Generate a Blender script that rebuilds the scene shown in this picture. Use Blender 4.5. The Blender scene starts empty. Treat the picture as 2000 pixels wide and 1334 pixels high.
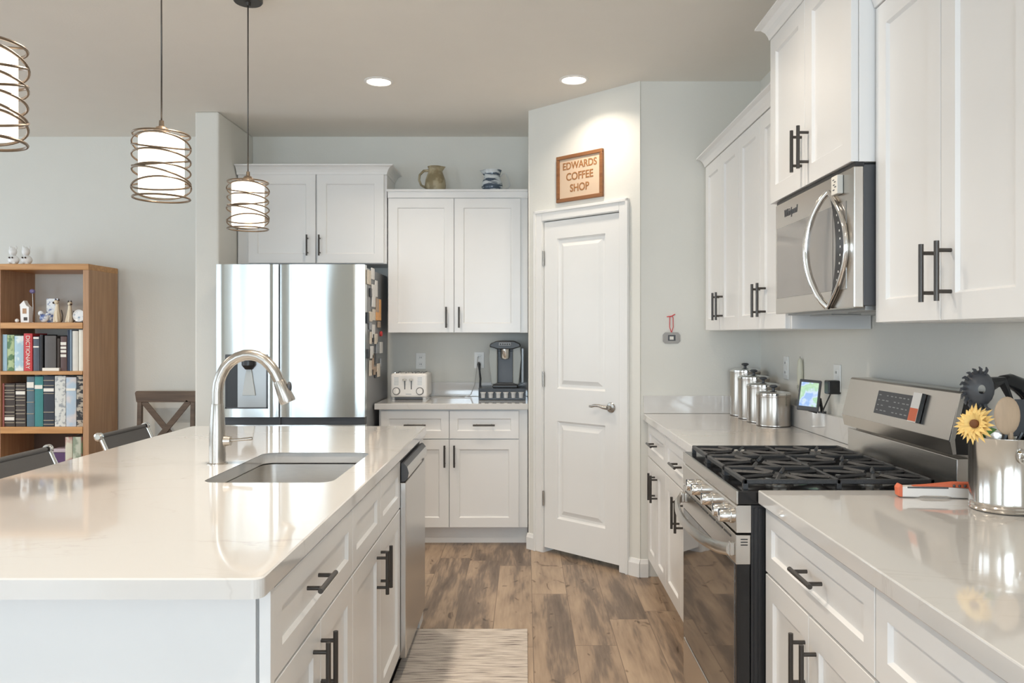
import bpy, bmesh, math, random
from mathutils import Vector, Matrix
PI = math.pi
C = bpy.context.scene.collection
SC = bpy.context.scene

# ---------------------------------------------------------------- camera, world, light, exposure
cam_d = bpy.data.cameras.new('camera')
cam = bpy.data.objects.new('camera', cam_d); C.objects.link(cam)
cam.location = (0, 0, 1.353); cam.rotation_euler = (PI/2, 0, 0)
cam_d.sensor_width = 36; cam_d.lens = 1560/2000*36
cam_d.shift_x = -26/2000; cam_d.shift_y = -13/2000
cam_d.clip_start = 0.02
SC.camera = cam
SC.view_settings.view_transform = 'Standard'; SC.view_settings.look = 'None'
SC.view_settings.gamma = 1; SC.view_settings.use_curve_mapping = False
SC.view_settings.exposure = 0.47
SC.cycles.max_bounces = 10; SC.cycles.diffuse_bounces = 6; SC.cycles.glossy_bounces = 5
SC.cycles.transparent_max_bounces = 10; SC.cycles.sample_clamp_indirect = 6
SC.cycles.caustics_reflective = False; SC.cycles.caustics_refractive = False
SC.cycles.use_denoising = True

w = bpy.data.worlds.new('sky'); SC.world = w; w.use_nodes = True
w.node_tree.nodes['Background'].inputs[0].default_value = (0.75, 0.87, 1.0, 1)
w.node_tree.nodes['Background'].inputs[1].default_value = 1.0

def area(name, loc, rot, sx, sy, power, col, spread=PI, shape='RECTANGLE'):
    d = bpy.data.lights.new(name, 'AREA'); d.shape = shape; d.size = sx
    if shape == 'RECTANGLE': d.size_y = sy
    d.energy = power; d.color = col; d.spread = spread
    o = bpy.data.objects.new(name, d); C.objects.link(o); o.location = loc; o.rotation_euler = rot
    return o
DAY = (0.73, 0.875, 1.0); WARM = (1.0, 0.87, 0.72)
# daylight entering by the glazing (placed outside the panes); the left pair is added for more light
area('daylight_slider', (-4.27, -3.75, 1.25), (PI/2, 0, 0), 1.75, 2.4, 80, DAY)
area('daylight_rear_window', (-0.2, -3.75, 1.45), (PI/2, 0, 0), 2.6, 1.7, 120, DAY)
area('added_left_daylight', (-5.45, 1.6, 1.5), (0, -PI/2, 0), 1.6, 2.4, 22, DAY)
area('added_front_left_daylight', (-5.45, 4.2, 1.5), (0, -PI/2, 0), 1.5, 1.4, 24, DAY)
CEIL = 2.772
CANS = [(-.82, 4.47), (.27, 4.44), (-.82, 2.6), (.27, 2.6), (-.82, .7), (.27, .7), (-3.4, 3.6), (-3.4, 1.2)]  # last two are added out of view to brighten the left wall

# ---------------------------------------------------------------- materials
def newmat(name):
    m = bpy.data.materials.new(name); m.use_nodes = True
    return m, m.node_tree.nodes, m.node_tree.links, m.node_tree.nodes['Principled BSDF']
def mat(name, col, rough=.5, metal=0, bump=0, bscale=40, var=0, vscale=6, stretch=(1,1,1), emit=0, coat=0, trans=0, ior=1.5, spec=.5, ecol=None):
    m, N, L, P = newmat(name)
    P.inputs['Base Color'].default_value = (*col, 1)
    P.inputs['Roughness'].default_value = rough; P.inputs['Metallic'].default_value = metal
    P.inputs['IOR'].default_value = ior; P.inputs['Specular IOR Level'].default_value = spec
    P.inputs['Coat Weight'].default_value = coat; P.inputs['Transmission Weight'].default_value = trans
    tc = N.new('ShaderNodeTexCoord'); mp = N.new('ShaderNodeMapping'); mp.inputs['Scale'].default_value = stretch
    L.new(tc.outputs['Object'], mp.inputs[0])
    if emit:
        P.inputs['Emission Color'].default_value = (*(ecol or col), 1); P.inputs['Emission Strength'].default_value = emit
    n = N.new('ShaderNodeTexNoise'); n.inputs['Scale'].default_value = vscale; n.inputs['Detail'].default_value = 4
    L.new(mp.outputs[0], n.inputs['Vector'])
    mx = N.new('ShaderNodeMix'); mx.data_type = 'RGBA'
    v = var or .02
    mx.inputs[6].default_value = (*[c*(1-v) for c in col], 1); mx.inputs[7].default_value = (*[min(1, c*(1+v)) for c in col], 1)
    L.new(n.outputs['Fac'], mx.inputs[0]); L.new(mx.outputs[2], P.inputs['Base Color'])
    if bump:
        b = N.new('ShaderNodeTexNoise'); b.inputs['Scale'].default_value = bscale; b.inputs['Detail'].default_value = 3
        L.new(mp.outputs[0], b.inputs['Vector'])
        bp = N.new('ShaderNodeBump'); bp.inputs['Strength'].default_value = bump; bp.inputs['Distance'].default_value = .01
        L.new(b.outputs['Fac'], bp.inputs['Height']); L.new(bp.outputs[0], P.inputs['Normal'])
    return m
M = {}
M['wall'] = mat('wall_paint', (.74, .73, .68), .75, bump=.06, bscale=90)
M['ceil'] = mat('ceiling_paint', (.80, .77, .715), .85, bump=.06, bscale=70)
M['trim'] = mat('trim_paint', (.80, .795, .775), .35)
M['cab'] = mat('cabinet_paint', (.80, .795, .785), .28)
M['bronze'] = mat('dark_bronze', (.075, .068, .062), .33, .7)
M['steel'] = mat('brushed_steel', (.62, .60, .57), .26, 1, bump=.04, bscale=60, stretch=(1, 1, 30))
M['steel_h'] = mat('brushed_steel_horizontal', (.60, .57, .53), .24, 1, bump=.03, bscale=60, stretch=(1, 30, 30))
M['sink'] = mat('sink_steel', (.66, .64, .61), .34, 1, var=.06, vscale=30, stretch=(1, 1, 8))
M['chrome'] = mat('chrome', (.82, .81, .79), .09, 1)
M['cansteel'] = mat('canister_steel', (.50, .45, .40), .24, 1)
M['crocksteel'] = mat('crock_steel', (.68, .64, .59), .16, 1)
M['nickel'] = mat('satin_nickel', (.47, .44, .40), .27, 1)
M['black'] = mat('black_plastic', (.018, .018, .019), .35)
M['blackgloss'] = mat('black_enamel', (.012, .012, .013), .12)
M['iron'] = mat('cast_iron', (.035, .036, .038), .42, bump=.2, bscale=300)
M['darkgrey'] = mat('dark_grey_plastic', (.07, .073, .08), .4)
M['greyplastic'] = mat('grey_plastic', (.20, .21, .22), .35)
M['silverplastic'] = mat('silver_plastic', (.36, .37, .37), .3, .5)
M['maker_grey'] = mat('coffee_maker_grey', (.30, .32, .31), .4)
M['podgrey'] = mat('pod_cup_grey', (.55, .56, .57), .35)
M['white_grey'] = mat('pale_grey_paddle', (.50, .53, .53), .3)
M['ovenglass'] = mat('oven_glass', (.03, .025, .022), .03, spec=1.0, ior=2.2)
M['mwglass'] = mat('microwave_glass', (.20, .185, .17), .06, spec=1.0, ior=1.9)
M['white'] = mat('white_plastic', (.82, .80, .77), .3)
M['ceramic'] = mat('white_ceramic', (.85, .84, .82), .2)
M['outlet'] = mat('outlet_plastic', (.86, .86, .84), .35)
M['sling'] = mat('sling_fabric', (.085, .083, .082), .6, bump=.3, bscale=500, var=.1, vscale=200)
M['paper'] = mat('paper', (.80, .77, .70), .8)
M['orange'] = mat('orange_paint', (.72, .17, .08), .5)
M['red'] = mat('red_paint', (.62, .05, .05), .4)
M['wirebronze'] = mat('cage_wire', (.20, .15, .105), .38, .7)
M['shade'] = mat('lit_glass_shade', (1, .93, .84), .3, emit=1.55, ecol=(1, .86, .70))
M['led'] = mat('lit_lens', (1, .93, .84), .4, emit=8, ecol=(1, .90, .76))
M['wood_spoon'] = mat('pale_wood', (.52, .38, .26), .6, var=.12, vscale=30, stretch=(6, 6, 1))
M['petal'] = mat('yellow_petal', (.84, .58, .20), .6, var=.15, vscale=20)
M['flowercore'] = mat('brown_flower_centre', (.16, .06, .02), .8, var=.3, vscale=80)
M['leaf'] = mat('green_leaf', (.12, .22, .06), .6)
M['candle'] = mat('pale_candle_wax', (.62, .61, .50), .5)
M['screen'] = None

def ramp(N, stops):
    r = N.new('ShaderNodeValToRGB'); e = r.color_ramp.elements
    while len(e) < len(stops): e.new(.5)
    for i, (p, c) in enumerate(stops): e[i].position = p; e[i].color = (*c, 1)
    return r
def math_n(N, L, op, a, b=None, c=None):
    n = N.new('ShaderNodeMath'); n.operation = op
    for i, v in enumerate((a, b, c)):
        if v is None: continue
        if isinstance(v, (int, float)): n.inputs[i].default_value = v
        else: L.new(v, n.inputs[i])
    return n.outputs[0]

def wood(name, c0, c1, axis='z', rough=.4, sc=1.0):
    m, N, L, P = newmat(name)
    tc = N.new('ShaderNodeTexCoord'); mp = N.new('ShaderNodeMapping')
    s = {'x': (1, 14, 14), 'y': (14, 1, 14), 'z': (14, 14, 1)}[axis]
    mp.inputs['Scale'].default_value = [v*sc for v in s]
    L.new(tc.outputs['Object'], mp.inputs[0])
    n = N.new('ShaderNodeTexNoise'); n.inputs['Scale'].default_value = 3; n.inputs['Detail'].default_value = 6; n.inputs['Distortion'].default_value = .6
    L.new(mp.outputs[0], n.inputs['Vector'])
    r = ramp(N, [(.3, c0), (.7, c1)]); L.new(n.outputs['Fac'], r.inputs[0]); L.new(r.outputs[0], P.inputs['Base Color'])
    P.inputs['Roughness'].default_value = rough
    return m
M['oak'] = wood('honey_oak', (.36, .195, .10), (.48, .28, .15), 'z')
M['oak_h'] = wood('honey_oak_shelf', (.42, .20, .07), (.60, .32, .125), 'x')
M['walnut'] = wood('brown_chair_wood', (.075, .045, .026), (.15, .095, .058), 'x')
M['frame_oak'] = wood('frame_wood', (.19, .075, .028), (.31, .135, .05), 'x', .35)

def floor_mat():
    m, N, L, P = newmat('plank_floor')
    tc = N.new('ShaderNodeTexCoord'); sx = N.new('ShaderNodeSeparateXYZ'); L.new(tc.outputs['Object'], sx.inputs[0])
    W, LEN = .183, 1.22
    u = math_n(N, L, 'DIVIDE', math_n(N, L, 'SUBTRACT', sx.outputs[0], .034), W)
    col = math_n(N, L, 'FLOOR', u); fu = math_n(N, L, 'FRACT', u)
    wn = N.new('ShaderNodeTexWhiteNoise'); wn.noise_dimensions = '1D'; L.new(col, wn.inputs['W'])
    v = math_n(N, L, 'ADD', math_n(N, L, 'DIVIDE', sx.outputs[1], LEN), wn.outputs['Value'])
    row = math_n(N, L, 'FLOOR', v); fv = math_n(N, L, 'FRACT', v)
    cb = N.new('ShaderNodeCombineXYZ'); L.new(col, cb.inputs[0]); L.new(row, cb.inputs[1])
    w2 = N.new('ShaderNodeTexWhiteNoise'); w2.noise_dimensions = '2D'; L.new(cb.outputs[0], w2.inputs['Vector'])
    # broad streaks along each plank, different in every plank
    off = N.new('ShaderNodeVectorMath'); off.operation = 'SCALE'; L.new(w2.outputs['Color'], off.inputs[0]); off.inputs['Scale'].default_value = 37
    ad = N.new('ShaderNodeVectorMath'); ad.operation = 'ADD'; L.new(tc.outputs['Object'], ad.inputs[0]); L.new(off.outputs[0], ad.inputs[1])
    def streak(sc, s, det, dist):
        mp = N.new('ShaderNodeMapping'); mp.inputs['Scale'].default_value = s; L.new(ad.outputs[0], mp.inputs[0])
        n = N.new('ShaderNodeTexNoise'); n.inputs['Scale'].default_value = sc; n.inputs['Detail'].default_value = det; n.inputs['Distortion'].default_value = dist
        L.new(mp.outputs[0], n.inputs['Vector']); return n.outputs['Fac']
    broad = streak(2.6, (4.2, .62, 1), 3, .6); grain = streak(9, (9, .8, 1), 6, .3); spots = streak(5, (1.6, .8, 1), 2, 2.4)
    f = math_n(N, L, 'ADD', math_n(N, L, 'MULTIPLY', broad, .95), math_n(N, L, 'MULTIPLY', grain, .38))
    f = math_n(N, L, 'ADD', f, math_n(N, L, 'MULTIPLY', w2.outputs['Value'], .34))
    f = math_n(N, L, 'SUBTRACT', f, .33)
    r = ramp(N, [(.22, (.115, .080, .056)), (.40, (.19, .138, .100)), (.52, (.33, .235, .160)), (.78, (.46, .34, .235))])
    L.new(f, r.inputs[0])
    # dark knots and cracks
    k = ramp(N, [(.27, (.42, .38, .34)), (.34, (1, 1, 1))]); L.new(spots, k.inputs[0])
    mu = N.new('ShaderNodeMix'); mu.data_type = 'RGBA'; mu.blend_type = 'MULTIPLY'; mu.inputs[0].default_value = 1
    L.new(r.outputs[0], mu.inputs[6]); L.new(k.outputs[0], mu.inputs[7])
    # seams
    e1 = math_n(N, L, 'LESS_THAN', math_n(N, L, 'ABSOLUTE', math_n(N, L, 'SUBTRACT', fu, .5)), .492)
    e2 = math_n(N, L, 'LESS_THAN', math_n(N, L, 'ABSOLUTE', math_n(N, L, 'SUBTRACT', fv, .5)), .4985)
    e = math_n(N, L, 'MULTIPLY', e1, e2)
    m2 = N.new('ShaderNodeMix'); m2.data_type = 'RGBA'; L.new(e, m2.inputs[0]); m2.inputs[6].default_value = (.16, .11, .075, 1); L.new(mu.outputs[2], m2.inputs[7])
    L.new(m2.outputs[2], P.inputs['Base Color']); P.inputs['Roughness'].default_value = .42
    b = N.new('ShaderNodeBump'); b.inputs['Strength'].default_value = .12; b.inputs['Distance'].default_value = .004; L.new(grain, b.inputs['Height']); L.new(b.outputs[0], P.inputs['Normal'])
    return m
M['floor'] = floor_mat()

def rug_mat():
    m, N, L, P = newmat('striped_rug')
    tc = N.new('ShaderNodeTexCoord'); mp = N.new('ShaderNodeMapping'); mp.inputs['Scale'].default_value = (5, 60, 1); L.new(tc.outputs['Object'], mp.inputs[0])
    n = N.new('ShaderNodeTexNoise'); n.inputs['Scale'].default_value = 1.6; n.inputs['Detail'].default_value = 4; L.new(mp.outputs[0], n.inputs['Vector'])
    r = ramp(N, [(.30, (.20, .17, .155)), (.42, (.46, .40, .35)), (.52, (.64, .57, .50)), (.72, (.72, .66, .60))]); L.new(n.outputs['Fac'], r.inputs[0])
    L.new(r.outputs[0], P.inputs['Base Color']); P.inputs['Roughness'].default_value = .95
    n2 = N.new('ShaderNodeTexNoise'); n2.inputs['Scale'].default_value = 260; L.new(tc.outputs['Object'], n2.inputs['Vector'])
    b = N.new('ShaderNodeBump'); b.inputs['Strength'].default_value = .7; b.inputs['Distance'].default_value = .006; L.new(n2.outputs['Fac'], b.inputs['Height']); L.new(b.outputs[0], P.inputs['Normal'])
    return m
M['rug'] = rug_mat()

def quartz():
    m, N, L, P = newmat('pale_quartz')
    tc = N.new('ShaderNodeTexCoord')
    n = N.new('ShaderNodeTexNoise'); n.inputs['Scale'].default_value = 2.2; n.inputs['Detail'].default_value = 8; n.inputs['Distortion'].default_value = 1.6
    mp = N.new('ShaderNodeMapping'); mp.inputs['Scale'].default_value = (.7, 1.6, 1); L.new(tc.outputs['Object'], mp.inputs[0]); L.new(mp.outputs[0], n.inputs['Vector'])
    v = math_n(N, L, 'ABSOLUTE', math_n(N, L, 'SUBTRACT', n.outputs['Fac'], .5))
    r = ramp(N, [(0, (.54, .515, .49)), (.010, (.665, .64, .61)), (.05, (.67, .655, .635))]); L.new(v, r.inputs[0])
    n3 = N.new('ShaderNodeTexNoise'); n3.inputs['Scale'].default_value = 3; L.new(tc.outputs['Object'], n3.inputs['Vector'])
    r3 = ramp(N, [(.45, (0, 0, 0)), (.7, (.8, .8, .8))]); L.new(n3.outputs['Fac'], r3.inputs[0])
    mx = N.new('ShaderNodeMix'); mx.data_type = 'RGBA'; L.new(r3.outputs[0], mx.inputs[0]); mx.inputs[6].default_value = (.67, .655, .635, 1); L.new(r.outputs[0], mx.inputs[7])
    L.new(mx.outputs[2], P.inputs['Base Color']); P.inputs['Roughness'].default_value = .07; P.inputs['IOR'].default_value = 1.6
    P.inputs['Coat Weight'].default_value = .5; P.inputs['Coat Roughness'].default_value = .03
    return m
M['quartz'] = quartz()

def fridge_mat():
    m, N, L, P = newmat('fridge_steel')
    P.inputs['Base Color'].default_value = (.62, .655, .65, 1); P.inputs['Metallic'].default_value = 1; P.inputs['Roughness'].default_value = .22
    P.inputs['Anisotropic'].default_value = 1.0
    tg = N.new('ShaderNodeTangent'); tg.direction_type = 'RADIAL'; tg.axis = 'Z'; P.inputs['Anisotropic Rotation'].default_value = .25; L.new(tg.outputs[0], P.inputs['Tangent'])
    tc = N.new('ShaderNodeTexCoord'); mp = N.new('ShaderNodeMapping'); mp.inputs['Scale'].default_value = (3.2, 1, .8); L.new(tc.outputs['Object'], mp.inputs[0])
    n = N.new('ShaderNodeTexNoise'); n.inputs['Scale'].default_value = 1.5; n.inputs['Detail'].default_value = 0; L.new(mp.outputs[0], n.inputs['Vector'])
    b = N.new('ShaderNodeBump'); b.inputs['Strength'].default_value = .5; b.inputs['Distance'].default_value = .010; L.new(n.outputs['Fac'], b.inputs['Height']); L.new(b.outputs[0], P.inputs['Normal'])
    return m
M['fridge'] = fridge_mat()

def pane():
    m, N, L, P = newmat('clear_pane')
    t = N.new('ShaderNodeBsdfTransparent'); g = N.new('ShaderNodeBsdfGlossy'); g.inputs['Roughness'].default_value = .02
    mx = N.new('ShaderNodeMixShader'); mx.inputs[0].default_value = .07
    L.new(t.outputs[0], mx.inputs[1]); L.new(g.outputs[0], mx.inputs[2])
    L.new(mx.outputs[0], N['Material Output'].inputs[0]); N.remove(P)
    return m
M['pane'] = pane()
M['clearglass'] = M['pane'].copy(); M['clearglass'].name = 'clear_glass'
for nd in M['clearglass'].node_tree.nodes:
    if nd.type == 'MIX_SHADER': nd.inputs[0].default_value = .25
    if nd.type == 'BSDF_TRANSPARENT': nd.inputs[0].default_value = (.86, .89, .86, 1)

def patterned(name, c0, c1, scale, rough=.5, thr=(.45, .55), stretch=(1, 1, 1), c2=None, detail=3):
    m, N, L, P = newmat(name)
    tc = N.new('ShaderNodeTexCoord'); mp = N.new('ShaderNodeMapping'); mp.inputs['Scale'].default_value = stretch; L.new(tc.outputs['Object'], mp.inputs[0])
    n = N.new('ShaderNodeTexNoise'); n.inputs['Scale'].default_value = scale; n.inputs['Detail'].default_value = detail; L.new(mp.outputs[0], n.inputs['Vector'])
    st = [(thr[0], c0), (thr[1], c1)]
    if c2: st.append((thr[1]+.1, c2))
    r = ramp(N, st); L.new(n.outputs['Fac'], r.inputs[0]); L.new(r.outputs[0], P.inputs['Base Color']); P.inputs['Roughness'].default_value = rough
    return m
M['stoneware'] = patterned('olive_stoneware', (.25, .20, .11), (.40, .34, .22), 14, .45)
M['bluewhite'] = patterned('blue_white_glaze', (.06, .085, .12), (.62, .66, .68), 7, .2, (.47, .54), (1, 1, 5))
M['figblue'] = patterned('blue_white_ceramic', (.10, .15, .35), (.80, .83, .85), 30, .3, (.40, .52))
M['siamese'] = mat('cream_ceramic', (.74, .64, .48), .35)
M['darkfur'] = mat('dark_brown_ceramic', (.05, .03, .02), .4)

def screen_mat():
    m, N, L, P = newmat('map_screen')
    tc = N.new('ShaderNodeTexCoord'); n = N.new('ShaderNodeTexNoise'); n.inputs['Scale'].default_value = 22; L.new(tc.outputs['Object'], n.inputs['Vector'])
    r = ramp(N, [(.42, (.32, .50, .85)), (.5, (.62, .76, .92)), (.56, (.40, .68, .42)), (.7, (.62, .80, .58))]); L.new(n.outputs['Fac'], r.inputs[0])
    L.new(r.outputs[0], P.inputs['Emission Color']); P.inputs['Emission Strength'].default_value = .75
    P.inputs['Base Color'].default_value = (.05, .05, .06, 1); P.inputs['Roughness'].default_value = .1
    return m
M['screen'] = screen_mat()

# ---------------------------------------------------------------- mesh helpers
def bx(bm, x0, x1, y0, y1, z0, z1, bev=0, seg=2, mi=0):
    if x0 > x1: x0, x1 = x1, x0
    if y0 > y1: y0, y1 = y1, y0
    if z0 > z1: z0, z1 = z1, z0
    r = bmesh.ops.create_cube(bm, size=1)
    vs = r['verts']
    for v in vs:
        v.co = Vector((x0 + (v.co.x+.5)*(x1-x0), y0 + (v.co.y+.5)*(y1-y0), z0 + (v.co.z+.5)*(z1-z0)))
    fs = {f for v in vs for f in v.link_faces}
    for f in fs: f.material_index = mi
    if bev:
        es = list({e for v in vs for e in v.link_edges})
        bmesh.ops.bevel(bm, geom=es, offset=min(bev, .49*min(x1-x0, y1-y0, z1-z0)), segments=seg, profile=.5, affect='EDGES')
    return bm
def tube(bm, pts, r, seg=10, caps=True, closed=False, radii=None, smooth=True):
    pts = [Vector(p) for p in pts]; n = len(pts); rings = []
    up = None
    for i, p in enumerate(pts):
        a = pts[(i-1) % n] if (closed or i > 0) else p
        b = pts[(i+1) % n] if (closed or i < n-1) else p
        t = (b-a).normalized()
        if up is None:
            up = Vector((0, 0, 1)) if abs(t.z) < .9 else Vector((1, 0, 0))
        s = t.cross(up)
        if s.length < 1e-4: s = t.cross(Vector((0, 1, .1)))
        s.normalize(); u = s.cross(t).normalized(); up = u
        rr = radii[i] if radii else r
        rings.append([bm.verts.new(p + (s*math.cos(2*PI*k/seg) + u*math.sin(2*PI*k/seg))*rr) for k in range(seg)])
    m = n if closed else n-1
    for i in range(m):
        A, B = rings[i], rings[(i+1) % n]
        for k in range(seg):
            f = bm.faces.new((A[k], A[(k+1) % seg], B[(k+1) % seg], B[k])); f.smooth = smooth
    if caps and not closed:
        bm.faces.new(rings[0][::-1]); bm.faces.new(rings[-1])
    return bm
def lathe(bm, prof, cx=0, cy=0, seg=32, cz=0, mtx=None, cap0=True, cap1=True, mi=0, flip=False):
    rings = []
    for (r, z) in prof:
        ring = []
        for k in range(seg):
            v = Vector((r*math.cos(2*PI*k/seg), r*math.sin(2*PI*k/seg), z))
            if mtx: v = mtx @ v
            ring.append(bm.verts.new(v + Vector((cx, cy, cz))))
        rings.append(ring)
    for A, B in zip(rings, rings[1:]):
        for k in range(seg):
            f = bm.faces.new((A[k], A[(k+1) % seg], B[(k+1) % seg], B[k])); f.smooth = True; f.material_index = mi
    if cap0: bm.faces.new(rings[0][::-1]).material_index = mi
    if cap1: bm.faces.new(rings[-1]).material_index = mi
    return bm
RX = Matrix.Rotation(PI/2, 3, 'X')      # turns +z axis profile to -y
RY = Matrix.Rotation(PI/2, 3, 'Y')      # turns +z axis profile to +x
def prism(bm, poly, ax, a, b, bev=0, mi=0):
    """poly: 2d points; ax the extrusion axis: 'x' (poly in y,z) 'y' (x,z) 'z' (x,y)"""
    def P(p, t):
        return {'x': (t, p[0], p[1]), 'y': (p[0], t, p[1]), 'z': (p[0], p[1], t)}[ax]
    A = [bm.verts.new(P(p, a)) for p in poly]; B = [bm.verts.new(P(p, b)) for p in poly]
    n = len(poly); fs = [bm.faces.new(A), bm.faces.new(B[::-1])]
    for k in range(n): fs.append(bm.faces.new((A[k], B[k], B[(k+1) % n], A[(k+1) % n])))
    for f in fs: f.material_index = mi
    if bev:
        es = list({e for f in fs for e in f.edges}); bmesh.ops.bevel(bm, geom=es, offset=bev, segments=2, profile=.5, affect='EDGES')
    return bm
def sphere(bm, c, r, sx=1, sy=1, sz=1, seg=14, mtx=None):
    q = bmesh.ops.create_uvsphere(bm, u_segments=seg, v_segments=max(6, seg//2), radius=1)
    for v in q['verts']:
        p = Vector((v.co.x*r*sx, v.co.y*r*sy, v.co.z*r*sz))
        if mtx: p = mtx @ p
        v.co = p + Vector(c)
        for f in v.link_faces: f.smooth = True
    return bm
def B(): return bmesh.new()
def obj(name, bm, mats, parent=None, label=None, loc=None, kind=None):
    bmesh.ops.recalc_face_normals(bm, faces=bm.faces[:])
    for e in bm.edges:
        if len(e.link_faces) == 2 and e.calc_face_angle(0) > math.radians(38): e.smooth = False
    me = bpy.data.meshes.new(name); bm.to_mesh(me); bm.free()
    for m in (mats if isinstance(mats, (list, tuple)) else [mats]): me.materials.append(M[m] if isinstance(m, str) else m)
    o = bpy.data.objects.new(name, me); C.objects.link(o)
    if parent: o.parent = parent
    if loc: o.location = loc
    if label: o['label'] = label
    if kind: o['kind'] = kind
    return o
def struct(name, bm, m): return obj(name, bm, m, kind='structure')
def thing(name, label, cat, loc=(0, 0, 0), rz=0, group=None):
    o = bpy.data.objects.new(name, None); C.objects.link(o); o.empty_display_size = .05
    o.location = loc; o.rotation_euler = (0, 0, rz); o['label'] = label; o['category'] = cat
    if group: o['group'] = group
    return o
def tag(o, label, cat, group=None):
    o['label'] = label; o['category'] = cat
    if group: o['group'] = group
    return o
def dup(root, loc, rz=None, label=None):
    r = root.copy(); C.objects.link(r); r.location = loc
    if rz is not None: r.rotation_euler = (0, 0, rz)
    if label: r['label'] = label
    for ch in list(root.children):
        c = ch.copy(); C.objects.link(c); c.parent = r
        for g in ch.children:
            d = g.copy(); C.objects.link(d); d.parent = c
    return r
def text(name, s, size, mtx, m, parent=None, depth=.0006, sx=1, shear=0, bold=0):
    cu = bpy.data.curves.new('txt', 'FONT'); cu.body = s; cu.size = size; cu.extrude = depth; cu.align_x = 'CENTER'; cu.align_y = 'CENTER'; cu.shear = shear; cu.offset = bold
    t = bpy.data.objects.new('txt', cu); C.objects.link(t)
    bpy.context.view_layer.update()
    me = bpy.data.meshes.new_from_object(t.evaluated_get(bpy.context.evaluated_depsgraph_get()))
    bpy.data.objects.remove(t); bpy.data.curves.remove(cu)
    me.transform(mtx @ Matrix.Diagonal((sx, 1, 1, 1)))
    me.materials.clear(); me.materials.append(M[m])
    o = bpy.data.objects.new(name, me); C.objects.link(o)
    if parent: o.parent = parent
    return o
FRONT = Matrix.Rotation(PI/2, 4, 'X')   # text facing -y, reading along +x
def rect_rings(bm, x0, x1, z0, z1, rings, mi=0, back=True):
    """nested rectangles (inset, y); closes the innermost; back: y of a closed back"""
    R = []
    for (i, y) in rings:
        R.append([bm.verts.new(p) for p in ((x0+i, y, z0+i), (x1-i, y, z0+i), (x1-i, y, z1-i), (x0+i, y, z1-i))])
    for A, Bq in zip(R, R[1:]):
        for k in range(4): bm.faces.new((A[k], A[(k+1) % 4], Bq[(k+1) % 4], Bq[k])).material_index = mi
    bm.faces.new(R[-1]).material_index = mi
    if back: bm.faces.new(R[0][::-1]).material_index = mi
    return bm

# ---------------------------------------------------------------- the setting
bm = B(); bx(bm, -5.3, 1.5, -3.7, 5.9, -.1, 0); struct('floor', bm, 'floor')
bm = B(); bx(bm, -5.4, 1.5, -3.7, 5.9, CEIL, CEIL+.1); struct('ceiling', bm, 'ceil')
YB, XR, YF = 5.72, 1.316, 4.47
bm = B(); bx(bm, -5.3, .8, YB, YB+.12, 0, CEIL); struct('wall_back', bm, 'wall')
bm = B(); bx(bm, XR, XR+.14, -3.6, YF+.01, 0, CEIL); struct('wall_right', bm, 'wall')
bm = B(); bx(bm, .641, XR+.14, YF, YF+.12, 0, CEIL); struct('wall_front_right', bm, 'wall')
bm = B(); bx(bm, .02, .13, 5.055, YB, 0, CEIL); struct('wall_return', bm, 'wall')
bm = B(); bx(bm, -2.102, -1.949, 5.077, YB, 0, CEIL, bev=.012); struct('wall_pier', bm, 'wall')
# rear wall with a slider and a window, left wall with two unseen windows added to let more light in
bm = B()
for (x0, x1, z0, z1) in ((-5.4, -5.14, 0, CEIL), (-3.4, -1.5, 0, CEIL), (-5.14, -3.4, 2.42, CEIL), (-1.5, 1.1, 0, .6), (-1.5, 1.1, 2.3, CEIL), (1.1, 1.5, 0, CEIL)):
    bx(bm, x0, x1, -3.62, -3.5, z0, z1)
struct('wall_rear', bm, 'wall')
bm = B()
for (y0, y1, z0, z1) in ((-3.5, .4, 0, CEIL), (.4, 2.8, 0, .7), (.4, 2.8, 2.3, CEIL), (2.8, 3.5, 0, CEIL), (3.5, 4.9, 0, .75), (3.5, 4.9, 2.25, CEIL), (4.9, YB, 0, CEIL)):
    bx(bm, -5.32, -5.2, y0, y1, z0, z1)
struct('wall_left', bm, 'wall')
def window(name, axis, a0, a1, z0, z1, pos, mull):
    f = B(); g = B(); t = .05
    def put(b, u0, u1, w0, w1, d0, d1):
        if axis == 'y': bx(b, u0, u1, pos+d0, pos+d1, w0, w1)
        else: bx(b, pos+d0, pos+d1, u0, u1, w0, w1)
    put(f, a0, a0+t, z0, z1, -.03, .03); put(f, a1-t, a1, z0, z1, -.03, .03); put(f, a0+t, a1-t, z0, z0+t, -.03, .03); put(f, a0+t, a1-t, z1-t, z1, -.03, .03)
    for (m0, m1) in mull: put(f, m0, m1, z0+t, z1-t, -.03, .03)
    put(g, a0+t, a1-t, z0+t, z1-t, -.003, .003)
    o = struct(name, f, 'trim'); obj('pane', g, 'pane', o)
window('window_1', 'y', -5.14, -3.4, 0.0, 2.42, -3.56, [(-4.66, -4.36)])
window('window_2', 'y', -1.5, 1.1, .6, 2.3, -3.56, [(-.24, -.16)])
window('added_window_3', 'x', .4, 2.8, .7, 2.3, -5.26, [(1.56, 1.64)])
window('added_window_4', 'x', 3.5, 4.9, .75, 2.25, -5.26, [(4.17, 4.23)])

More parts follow.
